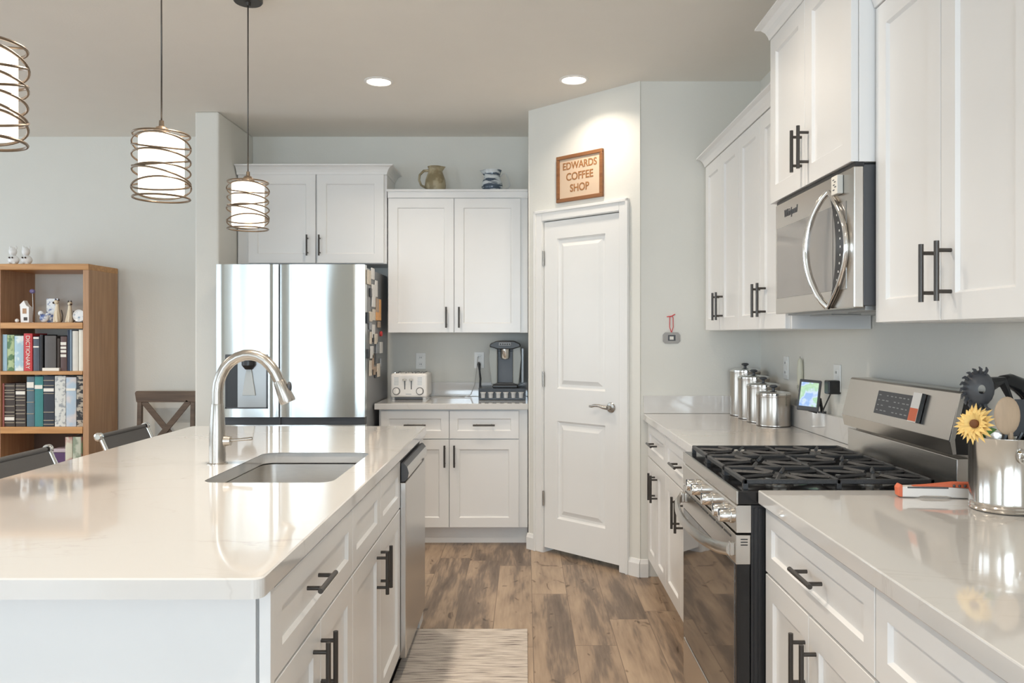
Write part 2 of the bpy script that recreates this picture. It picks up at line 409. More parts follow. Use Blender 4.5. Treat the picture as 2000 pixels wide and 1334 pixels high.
# pantry: the 45 degree wall with its opening, door and casing, in its own frame
U0 = Vector((.02, 5.06, 0)); ANG = math.atan2(4.463-5.06, .641-.02); WL = .8614
DZ = 2.065
bm = B()
bx(bm, 0, .118, 0, .12, 0, CEIL); bx(bm, .732, WL, 0, .12, 0, CEIL); bx(bm, .118, .732, 0, .12, DZ, CEIL)
wp = struct('wall_pantry', bm, 'wall'); wp.location = U0; wp.rotation_euler = (0, 0, ANG)
def place(o): o.location = U0; o.rotation_euler = (0, 0, ANG); return o
bm = B(); cw = .066
for (x0, x1, z0, z1) in ((.126-cw, .126, 0, DZ-.006+cw), (.724, .724+cw, 0, DZ-.006+cw), (.126, .724, DZ-.006, DZ-.006+cw)):
    bx(bm, x0, x1, -.014, 0, z0, z1, .004)
# raised outer band of the casing profile
o_ = .018
bx(bm, .126-cw, .126-cw+o_, -.022, -.012, 0, DZ-.006+cw, .003); bx(bm, .724+cw-o_, .724+cw, -.022, -.012, 0, DZ-.006+cw, .003); bx(bm, .126-cw, .724+cw, -.022, -.012, DZ-.006+cw-o_, DZ-.006+cw, .003)
# jamb lining
bx(bm, .118, .130, -.006, .12, 0, DZ); bx(bm, .720, .732, -.006, .12, 0, DZ); bx(bm, .130, .720, -.006, .12, DZ-.008, DZ)
place(struct('trim_1', bm, 'trim'))
bm = B()
x0, x1, z0, z1 = .1335, .7165, .034, 2.052
s0, s1 = .238, .612
for (a, b, c, d) in ((x0, s0, z0, z1), (s1, x1, z0, z1), (s0, s1, z0, .226), (s0, s1, .826, 1.0235), (s0, s1, 1.943, z1)):
    bx(bm, a, b, .004, .040, c, d)
for (c, d) in ((.226, .826), (1.0235, 1.943)):
    rect_rings(bm, s0, s1, c, d, [(0, .004), (.006, .012), (.012, .017), (.026, .017), (.034, .014), (.052, .005)], back=False)
dr = place(struct('door_1', bm, 'trim'))
for z in (.338, 1.078, 1.829):
    b = B(); bx(b, .118, .134, -.005, .004, z-.045, z+.045, .001); tube(b, [(.1325, -.006, z-.046), (.1325, -.006, z+.046)], .005)
    obj('hinge', b, 'nickel', dr)
b = B(); lathe(b, [(.030, 0), (.030, .004), (.026, .009), (.012, .012), (.010, .040)], .655, .004, 24, .933, RX)
pts = [(.655, -.036, .933), (.63, -.040, .935), (.60, -.040, .943), (.57, -.040, .943), (.545, -.040, .936), (.53, -.040, .936)]
tube(b, pts, .008, 10, radii=[.011, .010, .0085, .008, .0075, .006])
obj('door_handle', b, 'nickel', dr)
# closet darkness behind the door is simply an unlit closet
bm = B(); bx(bm, -.02, WL+.2, .9, 1.0, 0, CEIL); place(struct('wall_closet', bm, 'wall'))
# baseboards
def baseb(name, pts):
    b = B()
    for (x0, x1) in pts:
        prism(b, [(0, 0), (-.014, 0), (-.014, .075), (-.010, .085), (-.006, .098), (0, .1)], 'x', x0, x1)
    return struct(name, b, 'trim')
place(baseb('baseboard_pantry', [(-.006, .126-cw), (.724+cw, WL+.004)]))
o = baseb('baseboard_front_right', [(0, .045)]); o.location = (.641, YF-.004, 0)
o = baseb('baseboard_back', [(-5.2+2.102, 0)]); o.location = (-2.102, YB, 0)
o = baseb('baseboard_pier', [(0, .153)]); o.location = (-2.102, 5.077, 0)

# recessed ceiling lights
def canlight(x, y, label):
    t = thing('recessed_light', label, 'ceiling light', (x, y, CEIL), group='recessed ceiling lights')
    b = B(); lathe(b, [(.082, 0), (.082, -.004), (.068, -.007), (.064, -.003), (.064, -.0005)], seg=40, cap0=False, cap1=False); obj('trim_ring', b, 'white', t)
    b = B(); lathe(b, [(.0645, -.001), (.0645, -.003)], seg=40); obj('lens', b, 'led', t, 'glowing warm lens')
    return t
for i, (x, y) in enumerate(CANS):
    if i == 0: c0 = canlight(x, y, 'left glowing round recessed light in the ceiling near the back wall')
    else:
        lab = {1: 'right glowing round recessed light in the ceiling, nearest the pantry door'}.get(i, 'unseen round recessed ceiling light, out of frame')
        dup(c0, (x, y, CEIL), label=lab)
    area('recessed_lamp', (x, y, CEIL-.012), (0, 0, 0), .12, .12, [5.8, 3.0, 12, 5.5, 8, 3, 19, 12][i], WARM, 2.3, 'DISK')

# ---------------------------------------------------------------- cabinets
def pull(parent, cx, z, horizontal=False, L=.14, post=.096, out=.034, label=None):
    b = B()
    if horizontal:
        tube(b, [(cx-L/2, -out, z), (cx+L/2, -out, z)], .006, 12)
        for s in (-1, 1): tube(b, [(cx+s*post/2, 0.001, z), (cx+s*post/2, -out, z)], .0048, 10)
    else:
        tube(b, [(cx, -out, z-L/2), (cx, -out, z+L/2)], .006, 12)
        for s in (-1, 1): tube(b, [(cx, 0.001, z+s*post/2), (cx, -out, z+s*post/2)], .0048, 10)
    return obj('handle', b, 'bronze', parent)
def shaker(name, parent, x0, x1, z0, z1, st=.062, t=.02):
    b = B()
    st = min(st, .3*(z1-z0) if z1-z0 < .2 else st)
    rect_rings(b, x0, x1, z0, z1, [(0, t), (0, .0012), (.0012, 0), (st, 0), (st+.006, .009), (st+.009, .009)])
    return obj(name, b, 'cab', parent)
def carcass(parent, W, D, z0, z1, toe=0, open_top=False):
    b = B()
    if open_top:
        for a in ((0, .016, .021, D, z0, .874), (W-.016, W, .021, D, z0, .874), (.016, W-.016, D-.016, D, z0, .874), (.016, W-.016, .021, D-.016, z0, z0+.016), (.016, W-.016, .021, .037, .64, .874), (W/2-.02, W/2+.02, .021, .037, z0+.016, .64)): bx(b, *a)
    else: bx(b, 0, W, .021, D, z0, z1, .001, 1)
    if toe: bx(b, 0, W, .085, D, 0, z0)
    return obj('cabinet_body', b, 'cab', parent)
def crown(parent, W, D, z0, h, off, left=True, right=True):
    b = B(); prof = [(0, 0), (.06, .02), (.14, .25), (.30, .52), (.58, .76), (.86, .84), (1, .88), (1, 1)]
    R = []
    for (o, z) in prof:
        o *= off; l = o if left else 0; r = o if right else 0
        R.append([b.verts.new(p) for p in ((-l, D, z0+z*h), (-l, -o, z0+z*h), (W+r, -o, z0+z*h), (W+r, D, z0+z*h))])
    for A, Q in zip(R, R[1:]):
        for k in range(4): b.faces.new((A[k], A[(k+1) % 4], Q[(k+1) % 4], Q[k]))
    b.faces.new(R[0][::-1]); b.faces.new(R[-1])
    return obj('crown_moulding', b, 'cab', parent)
G = .0018
def cabinet(name, label, loc, rz, W, D, z0, z1, fronts, toe=0, group=None, cat='cabinet', open_top=False):
    t = thing(name, label, cat, loc, rz, group)
    carcass(t, W, D, z0, z1, toe, open_top)
    for f in fronts:
        kind, x0, x1, a, b = f[:5]
        d = shaker(kind, t, x0+G, x1-G, a+G, b-G, st=.05 if kind != 'door' else .062)
        if len(f) > 5: pull(d, *f[5:])
    return t
RR = -PI/2; LR = PI/2
FB = 5.115
# -- back wall, base
w1 = .453
t = cabinet('base_cabinet', 'white base cabinet under the toaster and coffee maker, beside the refrigerator', (-.940, FB, 0), 0, .955, .60, .115, .874,
    [('drawer', .012, w1, .686, .868, .236, .777, True), ('drawer', w1, .9, .686, .868, .676, .777, True),
     ('door', .012, w1, .118, .683, w1-.028, .578, False), ('door', w1, .9, .118, .683, w1+.034, .578, False)], toe=1)
# -- back wall, uppers
FU = 5.37
t = cabinet('wall_cabinet', 'white two-door wall cabinet over the coffee maker, pitchers on top', (-.926, FU, 0), 0, .943, .345, 1.367, 2.29,
    [('door', .002, .447, 1.367, 2.272, .396, 1.47, False), ('door', .447, .895, 1.367, 2.272, .482, 1.47, False)])
b = B(); bx(b, 0, .943, .004, .345, 2.275, 2.318); bx(b, -.008, .943, -.012, .345, 2.316, 2.331, .003); obj('top_rail', b, 'cab', t)
t = cabinet('wall_cabinet', 'short white cabinet with crown moulding over the refrigerator', (-1.940, FU, 0), 0, 1.006, .345, 1.832, 2.44,
    [('door', .075, .530, 1.834, 2.432, .478, 1.953, False), ('door', .536, .990, 1.834, 2.432, .560, 1.953, False)])
crown(t, 1.006, .345, 2.43, .062, .05, left=False)
# -- right wall uppers (far to near)
XU = .99
t = cabinet('wall_cabinet', 'white upper cabinet at the pantry end of the range wall', (XU, 4.40, 0), RR, .69, .322, 1.375, 2.29,
    [('door', .015, .355, 1.375, 2.272, .355-.036, 1.497, False), ('door', .355, .69, 1.375, 2.272, .355+.036, 1.497, False)])
crown(t, .69, .322, 2.275, .058, .04, right=False)
b = B(); bx(b, -.0695, -.001, .06, .322, 1.375, 2.33); obj('light_gap_filler', b, 'cab', t)  # hidden piece added to block lamp light leaking past the cabinet end
t = cabinet('wall_cabinet', 'white upper cabinet between the pantry end and the microwave', (XU, 3.71, 0), RR, .68, .322, 1.375, 2.29,
    [('door', 0, .34, 1.375, 2.272, .34, 1.497, False), ('door', .34, .67, 1.375, 2.272, .415, 1.497, False)])
crown(t, .68, .322, 2.275, .058, .04, left=False, right=False)
t = cabinet('wall_cabinet', 'deeper white cabinet with crown mounted above the microwave', (.927, 3.028, 0), RR, .762, .385, 1.845, 2.48,
    [('door', .004, .378, 1.845, 2.468, .378-.030, 1.968, False), ('door', .378, .757, 1.845, 2.468, .378+.034, 1.968, False)])
crown(t, .762, .385, 2.468, .06, .045)
t = cabinet('wall_cabinet', 'large white two-door upper cabinet nearest the camera, right of the microwave', (XU, 2.262, 0), RR, .715, .322, 1.386, 2.29,
    [('door', .004, .358, 1.386, 2.275, .332, 1.502, False), ('door', .358, .713, 1.386, 2.275, .405, 1.502, False)])
crown(t, .715, .322, 2.278, .058, .04, left=False, right=False)
t = cabinet('wall_cabinet', 'white upper cabinet at the right edge of the frame', (XU, 1.546, 0), RR, .715, .322, 1.386, 2.29,
    [('door', .004, .358, 1.386, 2.275, .332, 1.502, False), ('door', .358, .713, 1.386, 2.275, .405, 1.502, False)])
crown(t, .715, .322, 2.278, .058, .04, left=False)
# -- right wall base
XF = .677
cabinet('base_cabinet', 'white base cabinet between the pantry corner and its neighbour, two doors', (XF, 4.455, 0), RR, .60, .62, .115, .874,
    [('drawer', .045, .598, .686, .868, .29, .777, True), ('door', .045, .32, .118, .683, .28, .56, False), ('door', .32, .598, .118, .683, .355, .56, False)], toe=1)
cabinet('base_cabinet', 'white base cabinet immediately left of the gas range', (XF, 3.853, 0), RR, .80, .62, .115, .874,
    [('drawer', .0, .755, .686, .868, .34, .777, True), ('door', .0, .378, .118, .683, .34, .57, False), ('door', .378, .755, .118, .683, .42, .57, False)], toe=1)
cabinet('base_cabinet', 'white base cabinet immediately right of the gas range', (XF, 2.263, 0), RR, .716, .62, .115, .874,
    [('drawer', .012, .716, .686, .868, .388, .783, True), ('door', .012, .355, .118, .683, .328, .56, False), ('door', .355, .716, .118, .683, .402, .56, False)], toe=1)
cabinet('base_cabinet', 'white base cabinet at the lower right corner, nearest the camera', (XF, 1.545, 0), RR, .716, .62, .115, .874,
    [('drawer', 0, .716, .686, .868, .358, .783, True), ('door', 0, .358, .118, .683, .328, .56, False), ('door', .358, .716, .118, .683, .390, .56, False)], toe=1)
# -- island
XI = -.482
cabinet('island_cabinet', 'white island cabinet with a drawer over two doors, at the near end', (XI, 1.532, 0), LR, .697, .59, .115, .874,
    [('drawer', .0, .697, .686, .868, .285, .792, True), ('door', 0, .348, .118, .683, .285, .583, False), ('door', .348, .697, .118, .683, .355, .583, False)], toe=1)
cabinet('island_cabinet', 'white island sink cabinet between the near cabinet and the dishwasher', (XI, 2.229, 0), LR, .848, .59, .115, .69,
    [('false_drawer_front', .0, .424, .686, .868), ('false_drawer_front', .424, .848, .686, .868), ('door', 0, .424, .118, .683, .366, .580, False), ('door', .424, .848, .118, .683, .436, .580, False)], toe=1, open_top=True)
b = B(); bx(b, -1.31, -.5105, 1.512, 1.530, 0, .876); bx(b, -.5025, XI+.001, 1.508, 1.532, 0, .876, .001); bx(b, -1.31, -.5, 1.508, 1.530, 0, .09, .002)
tag(obj('island_end_panel', b, 'cab'), 'white panel closing the near end of the island', 'panel')
b = B(); bx(b, -1.31, -1.075, 1.531, 3.66, 0, .876); bx(b, -1.075, XI-.004, 3.668, 3.80, 0, .876); bx(b, -1.31, -1.075, 3.66, 3.80, 0, .876)
tag(obj('island_back_panel', b, 'cab'), 'white panelling along the stool side of the island', 'panel')

# -- dishwasher
t = thing('dishwasher', 'stainless dishwasher with scoop handle at the far end of the island', 'dishwasher', (-.46, 3.081, 0), LR)
b = B(); bx(b, .003, .583, .025, .57, .1, .868); obj('tub', b, 'darkgrey', t)
b = B(); bx(b, .003, .583, .0, .0245, .105, .782, .003); obj('door', b, 'steel', t)
b = B(); prism(b, [(.020, .857), (.010, .858), (-.004, .842), (-.010, .820), (-.006, .798), (.006, .785), (.020, .785)], 'x', .003, .583, .001)
for f in b.faces:
    c = f.calc_center_median(); f.material_index = 1 if (c.z > .85 or c.x < .006 or c.x > .58) else 0
cp = obj('control_panel', b, ['steel', 'darkgrey'], t)
b = B(); bx(b, .42, .47, -.0105, -.009, .80, .806); obj('badge', b, 'black', cp)
b = B(); bx(b, .003, .583, .06, .5, 0, .1); obj('kickplate', b, 'black', t)

# ---------------------------------------------------------------- worktops
def slab(name, label, x0, x1, y0, y1, hole=None, bev=.003, z0=.876, z1=.914):
    b = B()
    if hole is None: bx(b, x0, x1, y0, y1, z0, z1, bev)
    else:
        hx0, hx1, hy0, hy1, r = hole; rr = .02
        def corner(cx, cy, r, a0): return [(cx+r*math.cos(a0+PI/2*k/6), cy+r*math.sin(a0+PI/2*k/6)) for k in range(7)]
        out = corner(x1-rr, y1-rr, rr, 0)+corner(x0+rr, y1-rr, rr, PI/2)+corner(x0+rr, y0+rr, rr, PI)+corner(x1-rr, y0+rr, rr, 1.5*PI)
        inn = corner(hx1-r, hy1-r, r, 0)+corner(hx0+r, hy1-r, r, PI/2)+corner(hx0+r, hy0+r, r, PI)+corner(hx1-r, hy0+r, r, 1.5*PI)
        n = len(out)
        def ringv(pts, z): return [b.verts.new((p[0], p[1], z)) for p in pts]
        e = .003
        def inset(pts, cx0, cx1, cy0, cy1, s):
            mx, my = (cx0+cx1)/2, (cy0+cy1)/2
            return [(p[0]-math.copysign(s, p[0]-mx), p[1]-math.copysign(s, p[1]-my)) for p in pts]
        O = [ringv(out, z0), ringv(out, z1-e), ringv(inset(out, x0, x1, y0, y1, e), z1)]
        I = [ringv(inn, z0), ringv(inn, z1-e), ringv(inset(inn, hx0, hx1, hy0, hy1, -e), z1)]
        for R in (O, I):
            for A, Q in zip(R, R[1:]):
                for k in range(n): b.faces.new((A[k], A[(k+1) % n], Q[(k+1) % n], Q[k]))
        for k in range(n):
            b.faces.new((O[-1][k], O[-1][(k+1) % n], I[-1][(k+1) % n], I[-1][k]))
            b.faces.new((O[0][k], O[0][(k+1) % n], I[0][(k+1) % n], I[0][k]))
    return tag(obj(name, b, 'quartz'), label, 'countertop')
slab('countertop', 'pale quartz countertop on the island, with the sink cut in', -1.603, -.475, 1.439, 3.847, (-.970, -.573, 2.37, 2.978, .045))
slab('countertop', 'pale quartz countertop under the toaster and coffee maker', -.9625, .0185, 5.09, 5.718)
slab('countertop', 'pale quartz countertop holding the canisters, left of the range', .658, XR-.001, 3.045, YF-.002)
slab('countertop', 'pale quartz countertop in the right foreground, right of the range', .658, XR-.001, .83, 2.258)
def splash(label, *a):
    b = B(); bx(b, *a, .0015); tag(obj('backsplash', b, 'quartz'), label, 'backsplash')
splash('low quartz backsplash behind the toaster', -.9625, .0185, 5.70, 5.7185, .915, 1.014)
splash('low quartz backsplash on the short wall behind the canisters', .66, 1.285, 4.45, 4.4685, .915, 1.014)
splash('low quartz backsplash along the range wall behind the small screen', 1.286, 1.3155, 3.045, 4.449, .915, 1.014)
splash('low quartz backsplash along the wall behind the metal crock', 1.286, 1.3155, .83, 2.258, .915, 1.014)

# ---------------------------------------------------------------- sink and faucet
def rrect(x0, x1, y0, y1, r, k=6):
    pts = []
    for (cx, cy, a0) in ((x1-r, y1-r, 0), (x0+r, y1-r, PI/2), (x0+r, y0+r, PI), (x1-r, y0+r, 1.5*PI)):
        pts += [(cx+r*math.cos(a0+PI/2*i/k), cy+r*math.sin(a0+PI/2*i/k)) for i in range(k+1)]
    return pts
b = B(); R = []
for (ins, z, r) in ((-.02, .876, .06), (-.006, .876, .05), (0, .870, .045), (.004, .72, .045), (.012, .695, .05), (.035, .690, .05)):
    R.append([b.verts.new((p[0], p[1], z)) for p in rrect(-.970-.004+ins, -.573+.004-ins, 2.366+ins, 2.982-ins, r)])
for A, Q in zip(R, R[1:]):
    for k in range(len(A)): b.faces.new((A[k], A[(k+1) % len(A)], Q[(k+1) % len(A)], Q[k])).smooth = True
b.faces.new(R[-1])
sk = tag(obj('sink', b, 'sink'), 'undermount stainless sink in the island countertop', 'sink')
b = B(); lathe(b, [(.045, 0), (.045, .003), (.035, .003), (.03, .0)], -.77, 2.75, 24, .6905); obj('drain', b, 'chrome', sk)
fx, fy = -1.048, 2.72
t = thing('faucet', 'brushed nickel gooseneck faucet standing left of the island sink', 'faucet', (fx, fy, .914))
b = B(); lathe(b, [(.034, 0), (.034, .003), (.0275, .005), (.0275, .08), (.0265, .11), (.021, .20), (.0195, .205)], seg=28); obj('faucet_base', b, 'nickel', t)
px = [(425, 790), (425, 765), (427, 748), (432, 733), (440, 718), (451, 706), (464, 698), (478, 693.5), (490, 693), (504, 696), (517, 703), (528, 714), (537, 727), (545, 744)]
pts = [((x-425)/573.5, 0, 1.353-(y-654)/573.5-.914) for x, y in px]
b = B(); tube(b, pts, .0185, 20); obj('neck', b, 'nickel', t)
b = B(); e0 = Vector(pts[-1]); d = (Vector(((563-425)/573.5, 0, 1.353-(786-654)/573.5-.914))-e0)
tube(b, [e0, e0+d*.05, e0+d*.9, e0+d], .02, 20, radii=[.0195, .0205, .027, .0255]); sh = obj('spray_head', b, 'nickel', t)
b = B(); q = e0+d*.42+Vector((.022, 0, .010)); sphere(b, q, .012, .7, .8, 1.6); obj('spray_button', b, 'darkgrey', sh)
b = B(); tube(b, [(.024, 0, .078), (.045, 0, .078)], .018, 20, radii=[.019, .016]); tube(b, [(.040, 0, .080), (.075, 0, .082), (.118, 0, .086)], .005, 12, radii=[.006, .005, .006]); obj('lever', b, 'nickel', t)

# ---------------------------------------------------------------- refrigerator
t = thing('refrigerator', 'stainless side-by-side refrigerator with ice dispenser, magnets on its right side', 'refrigerator', (-1.873, 4.83, 0))
FW = .901; SX = .378
b = B(); bx(b, .004, FW-.001, .075, .80, .03, 1.765, .004); obj('cabinet_body', b, 'greyplastic', t)
def fdoor(x0, x1, z0, z1, bow=.005, hole=None):
    b = B(); n = 14; R = []
    for i in range(n+1):
        u = i/n; x = x0+(x1-x0)*u; y = bow*abs(2*u-1)**5
        if i in (0, n): y += .006
        R.append((x, y))
    poly = R+[(x1, .068), (x0, .068)]
    A = [b.verts.new((p[0], p[1], z0)) for p in poly]; Q = [b.verts.new((p[0], p[1], z1)) for p in poly]
    b.faces.new(A); b.faces.new(Q[::-1])
    for k in range(len(poly)):
        f = b.faces.new((A[k], Q[k], Q[(k+1) % len(poly)], A[(k+1) % len(poly)])); f.smooth = k < n
    return b
dl = obj('door', fdoor(0, SX, .8545, 1.78), 'fridge', t)
obj('door', fdoor(SX+.009, FW, .8545, 1.78), 'fridge', t)
b = B(); bx(b, .006, FW-.006, .030, .074, .80, .8535); bx(b, SX+.001, SX+.008, .02, .074, .06, 1.775); obj('handle_recess', b, 'darkgrey', t, 'dark handle recess')
obj('freezer_drawer', fdoor(0, FW, .46, .808), 'fridge', t); obj('freezer_drawer', fdoor(0, FW, .06, .452), 'fridge', t)
# dispenser on the left door : 440..523 px, 706..798 px
d0, d1 = (440-421)*4.83/1560, (523-421)*4.83/1560; zt, zb = 1.353-(702-654)*4.83/1560, 1.353-(798-654)*4.83/1560
b = B()
bx(b, d0, d1, -.006, .004, zt, zt+.03, .002); bx(b, d0, d0+.008, -.006, .004, zb, zt); bx(b, d1-.008, d1, -.006, .004, zb, zt); bx(b, d0, d1, -.006, .004, zb, zb+.008)
dp = obj('ice_dispenser', b, 'darkgrey', dl)
b = B(); bx(b, d0+.008, d0+.075, -.0035, .004, zb+.008, zt); obj('control_panel', b, 'black', dp)
b = B(); bx(b, d0+.075, d1-.008, -.0025, .004, zb+.008, zt); obj('niche', b, 'silverplastic', dp)
b = B(); lathe(b, [(.040, zt-.005), (.040, zt-.035), (.028, zt-.05), (.020, zt-.06)], d0+.145, -.012, 20); obj('nozzle', b, 'black', dp)
b = B(); prism(b, [(d0+.130, zt-.055), (d0+.160, zt-.055), (d0+.185, zb+.08), (d0+.105, zb+.08)], 'y', -.012, -.004, .002); obj('paddle', b, 'white_grey', dp)
# magnets and papers on the right side: individual objects
random.seed(4)
def fy_of(px): return .972*1560/(1026-px)
def magnet(px0, px1, p0, p1, m, label, grp=None, nm='fridge_magnet', cat='magnet', shape=None):
    y0, y1 = fy_of(px0), fy_of(px1); ym = (y0+y1)/2
    z1, z0 = 1.353+(654-p0)*ym/1560, 1.353+(654-p1)*ym/1560
    b = B(); X = -.972
    if shape == 'round': lathe(b, [((z1-z0)/2, 0), ((z1-z0)/2, .012), ((z1-z0)/3, .016)], X+.0005, ym, 18, (z0+z1)/2, RY)
    else: bx(b, X+.0005, X+.009, y0, y1, z0, z1, .002, 1)
    tag(obj(nm, b, m), label, cat, grp)
mag_cols = {'c': mat('magnet_cream', (.70, .62, .52), .5, var=.25, vscale=60), 't': mat('magnet_tan', (.45, .33, .24), .5, var=.3, vscale=60), 'w': mat('magnet_white', (.75, .74, .72), .5, var=.15, vscale=60),
            'k': mat('magnet_black', (.04, .04, .045), .4), 'o': mat('magnet_orange', (.75, .38, .14), .5, var=.3, vscale=60), 'r': M['red'], 'g': mat('magnet_grey', (.32, .34, .37), .5, var=.3, vscale=60)}
L_ = [(716, 722, 528, 556, 'c'), (724, 729, 524, 546, 'w'), (731, 735, 548, 580, 'w'), (721, 724, 563, 580, 'k'), (725, 731, 556, 600, 'w'), (733, 738, 583, 610, 't'), (739, 742, 585, 612, 'o'),
      (716, 719, 610, 632, 'k'), (720, 725, 609, 628, 'c'), (726, 731, 604, 626, 'c'), (733, 742, 610, 626, 'o'), (736, 741, 628, 640, 't'), (720, 724, 630, 644, 'g'), (725, 730, 634, 660, 'w'),
      (721, 724, 648, 672, 'c'), (726, 728, 652, 668, 'k'), (730, 735, 652, 672, 'c'), (733, 739, 668, 690, 'g'), (740, 745, 668, 690, 'w'), (717, 720, 682, 700, 'k'), (722, 727, 676, 700, 'w'), (729, 732, 690, 712, 'k'),
      (720, 724, 704, 734, 'c'), (725, 728, 692, 722, 't'), (728, 733, 716, 732, 't'), (735, 740, 710, 736, 'c'), (741, 743, 700, 716, 'g'), (731, 734, 726, 738, 'k')]
names = {'c': 'cream', 'w': 'white', 't': 'tan', 'k': 'black', 'o': 'orange', 'g': 'grey'}
for (a, b_, c, d, k) in L_:
    magnet(a, b_, c, d, mag_cols[k], 'small %s magnet in the cluster on the right side of the refrigerator' % names[k], names[k]+' magnets on the refrigerator side')
magnet(738, 746, 647, 657, mag_cols['r'], 'round red magnet at the right of the refrigerator magnet cluster', shape='round')

# ---------------------------------------------------------------- gas range (local: x far->near, y into wall)
t = thing('gas_range', 'stainless and black gas range with cast iron grates between the two right counters', 'stove', (.60, 3.036, 0), RR)
W = .768
b = B(); bx(b, .004, W-.004, .042, .70, .03, .868)
for y in (.05, .062, .074): bx(b, W-.005, W-.001, y, y+.006, .05, .86)
for (x, y) in ((.05, .1), (W-.05, .1), (.05, .62), (W-.05, .62)): lathe(b, [(.018, 0), (.018, .035)], x, y, 12)
obj('range_body', b, 'black', t)
b = B(); bx(b, 0, W, .003, .625, .870, .909, .004)
for f in b.faces: pass
ct = obj('cooktop', b, 'blackgloss', t)
b = B(); bx(b, .001, W-.001, -.001, .0065, .871, .9085, .002); obj('front_trim', b, 'steel_h', ct, 'stainless front edge')
b = B(); prism(b, [(.006, .868), (-.002, .862), (.0, .79), (.042, .79), (.042, .868)], 'x', .002, W-.002, .001); cp = obj('control_panel', b, 'steel_h', t)
for x in (.25, .33, .486, .642, .716):
    b = B(); lathe(b, [(.022, 0), (.022, .006), (.019, .008), (.0185, .034), (.016, .038)], x, .0, 22, .829, RX)
    k = obj('knob', b, 'chrome', t)
    b = B(); bx(b, x-.003, x+.003, -.0395, -.012, .829, .8485, .001); obj('pointer', b, 'darkgrey', k)
# oven door
b = B(); bx(b, .003, W-.003, .0, .040, .215, .783, .003); od = obj('oven_door', b, 'blackgloss', t)
b = B(); bx(b, .002, W-.002, -.002, .0405, .700, .784, .002); ds = obj('door_top_strip', b, 'steel_h', od, 'stainless strip with vent slots')
b = B()
for i in range(7): bx(b, .05+i*.097, .13+i*.097, -.0032, -.0015, .766, .771)
obj('vent_slots', b, 'black', ds)
b = B()
for z in (.770, .762, .754): bx(b, W-.0022, W-.0012, .012, .032, z, z+.003)
obj('side_vent', b, 'black', ds)
b = B(); bx(b, .02, W-.02, -.0022, .001, .225, .699, .001); obj('oven_window', b, 'ovenglass', od)
b = B(); n = 16; ring = []
for i in range(n+1):
    u = i/n; x = .022+u*(W-.044); s = math.sin(PI*u)**.6; y = -.012-.052*s; zc = .742-.016*s
    ring.append([b.verts.new(p) for p in ((x, y-.012, zc+.004), (x, y-.012, zc-.012), (x, y-.004, zc-.022), (x, y+.006, zc-.014), (x, y+.006, zc+.010), (x, y-.004, zc+.015))])
for A, Q in zip(ring, ring[1:]):
    for k in range(6): b.faces.new((A[k], A[(k+1) % 6], Q[(k+1) % 6], Q[k])).smooth = True
b.faces.new(ring[0]); b.faces.new(ring[-1][::-1])
for x in (.012, W-.034): bx(b, x, x+.022, -.016, -.001, .722, .760, .003)
obj('oven_handle', b, 'steel_h', od)
b = B(); bx(b, .003, W-.003, .0, .040, .05, .208, .004); obj('warming_drawer', b, 'steel_h', t)
# backguard
b = B(); prism(b, [(.603, 1.053), (.636, 1.186), (.642, 1.192), (.700, 1.192), (.700, .93), (.66, .93), (.66, 1.012), (.612, 1.012)], 'x', 0, W, .001)
for f in b.faces:
    c = f.calc_center_median()
    f.material_index = 1 if (abs(c.x) < .002 or abs(c.x-W) < .002) else 0
bg = obj('backguard', b, ['steel_h', 'black'], t)
b = B(); bx(b, .0, W, .626, .659, .909, 1.0, .002); obj('lower_back_panel', b, 'steel', bg)
b = B(); prism(b, [(.604, 1.050), (.6355, 1.1865), (.6385, 1.189), (.655, 1.1885), (.648, 1.18), (.618, 1.055), (.622, 1.014), (.612, 1.013)], 'x', W-.001, W+.004); obj('end_cap', b, 'steel', bg, 'stainless edge of the near end')
def on_face(x, z): # point on the leaning face
    return (x, .603+(z-1.053)*.033/.133, z)
def face_box(b, x0, x1, z0, z1, t0, t1):
    n = Vector((0, -.133, .033)).normalized()
    P = [Vector(on_face(x, z)) for (x, z) in ((x0, z0), (x1, z0), (x1, z1), (x0, z1))]
    A = [b.verts.new(p+n*t0) for p in P]; Q = [b.verts.new(p+n*t1) for p in P]
    b.faces.new(A[::-1]); b.faces.new(Q)
    for k in range(4): b.faces.new((A[k], A[(k+1) % 4], Q[(k+1) % 4], Q[k]))
b = B(); face_box(b, .262, .52, 1.083, 1.160, -.001, .0015); dpn = obj('display', b, 'darkgrey', bg)
b = B()
random.seed(9)
for r_ in range(4):
    for c_ in range(8):
        if random.random() < .75: face_box(b, .275+c_*.029, .275+c_*.029+random.uniform(.01, .02), 1.094+r_*.017, 1.097+r_*.017, .0016, .0019)
obj('display_legend', b, 'silverplastic', dpn)
b = B(); face_box(b, .532, .585, 1.080, 1.170, .002, .014)
tm = tag(obj('kitchen_timer', b, 'white'), 'white and orange timer stuck on the range backguard', 'timer'); tm.location = (.60, 3.036, 0); tm.rotation_euler = (0, 0, RR)
b = B(); face_box(b, .534, .583, 1.083, 1.122, .0142, .0150); obj('orange_face', b, 'orange', tm)
b = B(); face_box(b, .585, .588, 1.080, 1.170, .002, .014); obj('side_edge', b, 'black', tm)
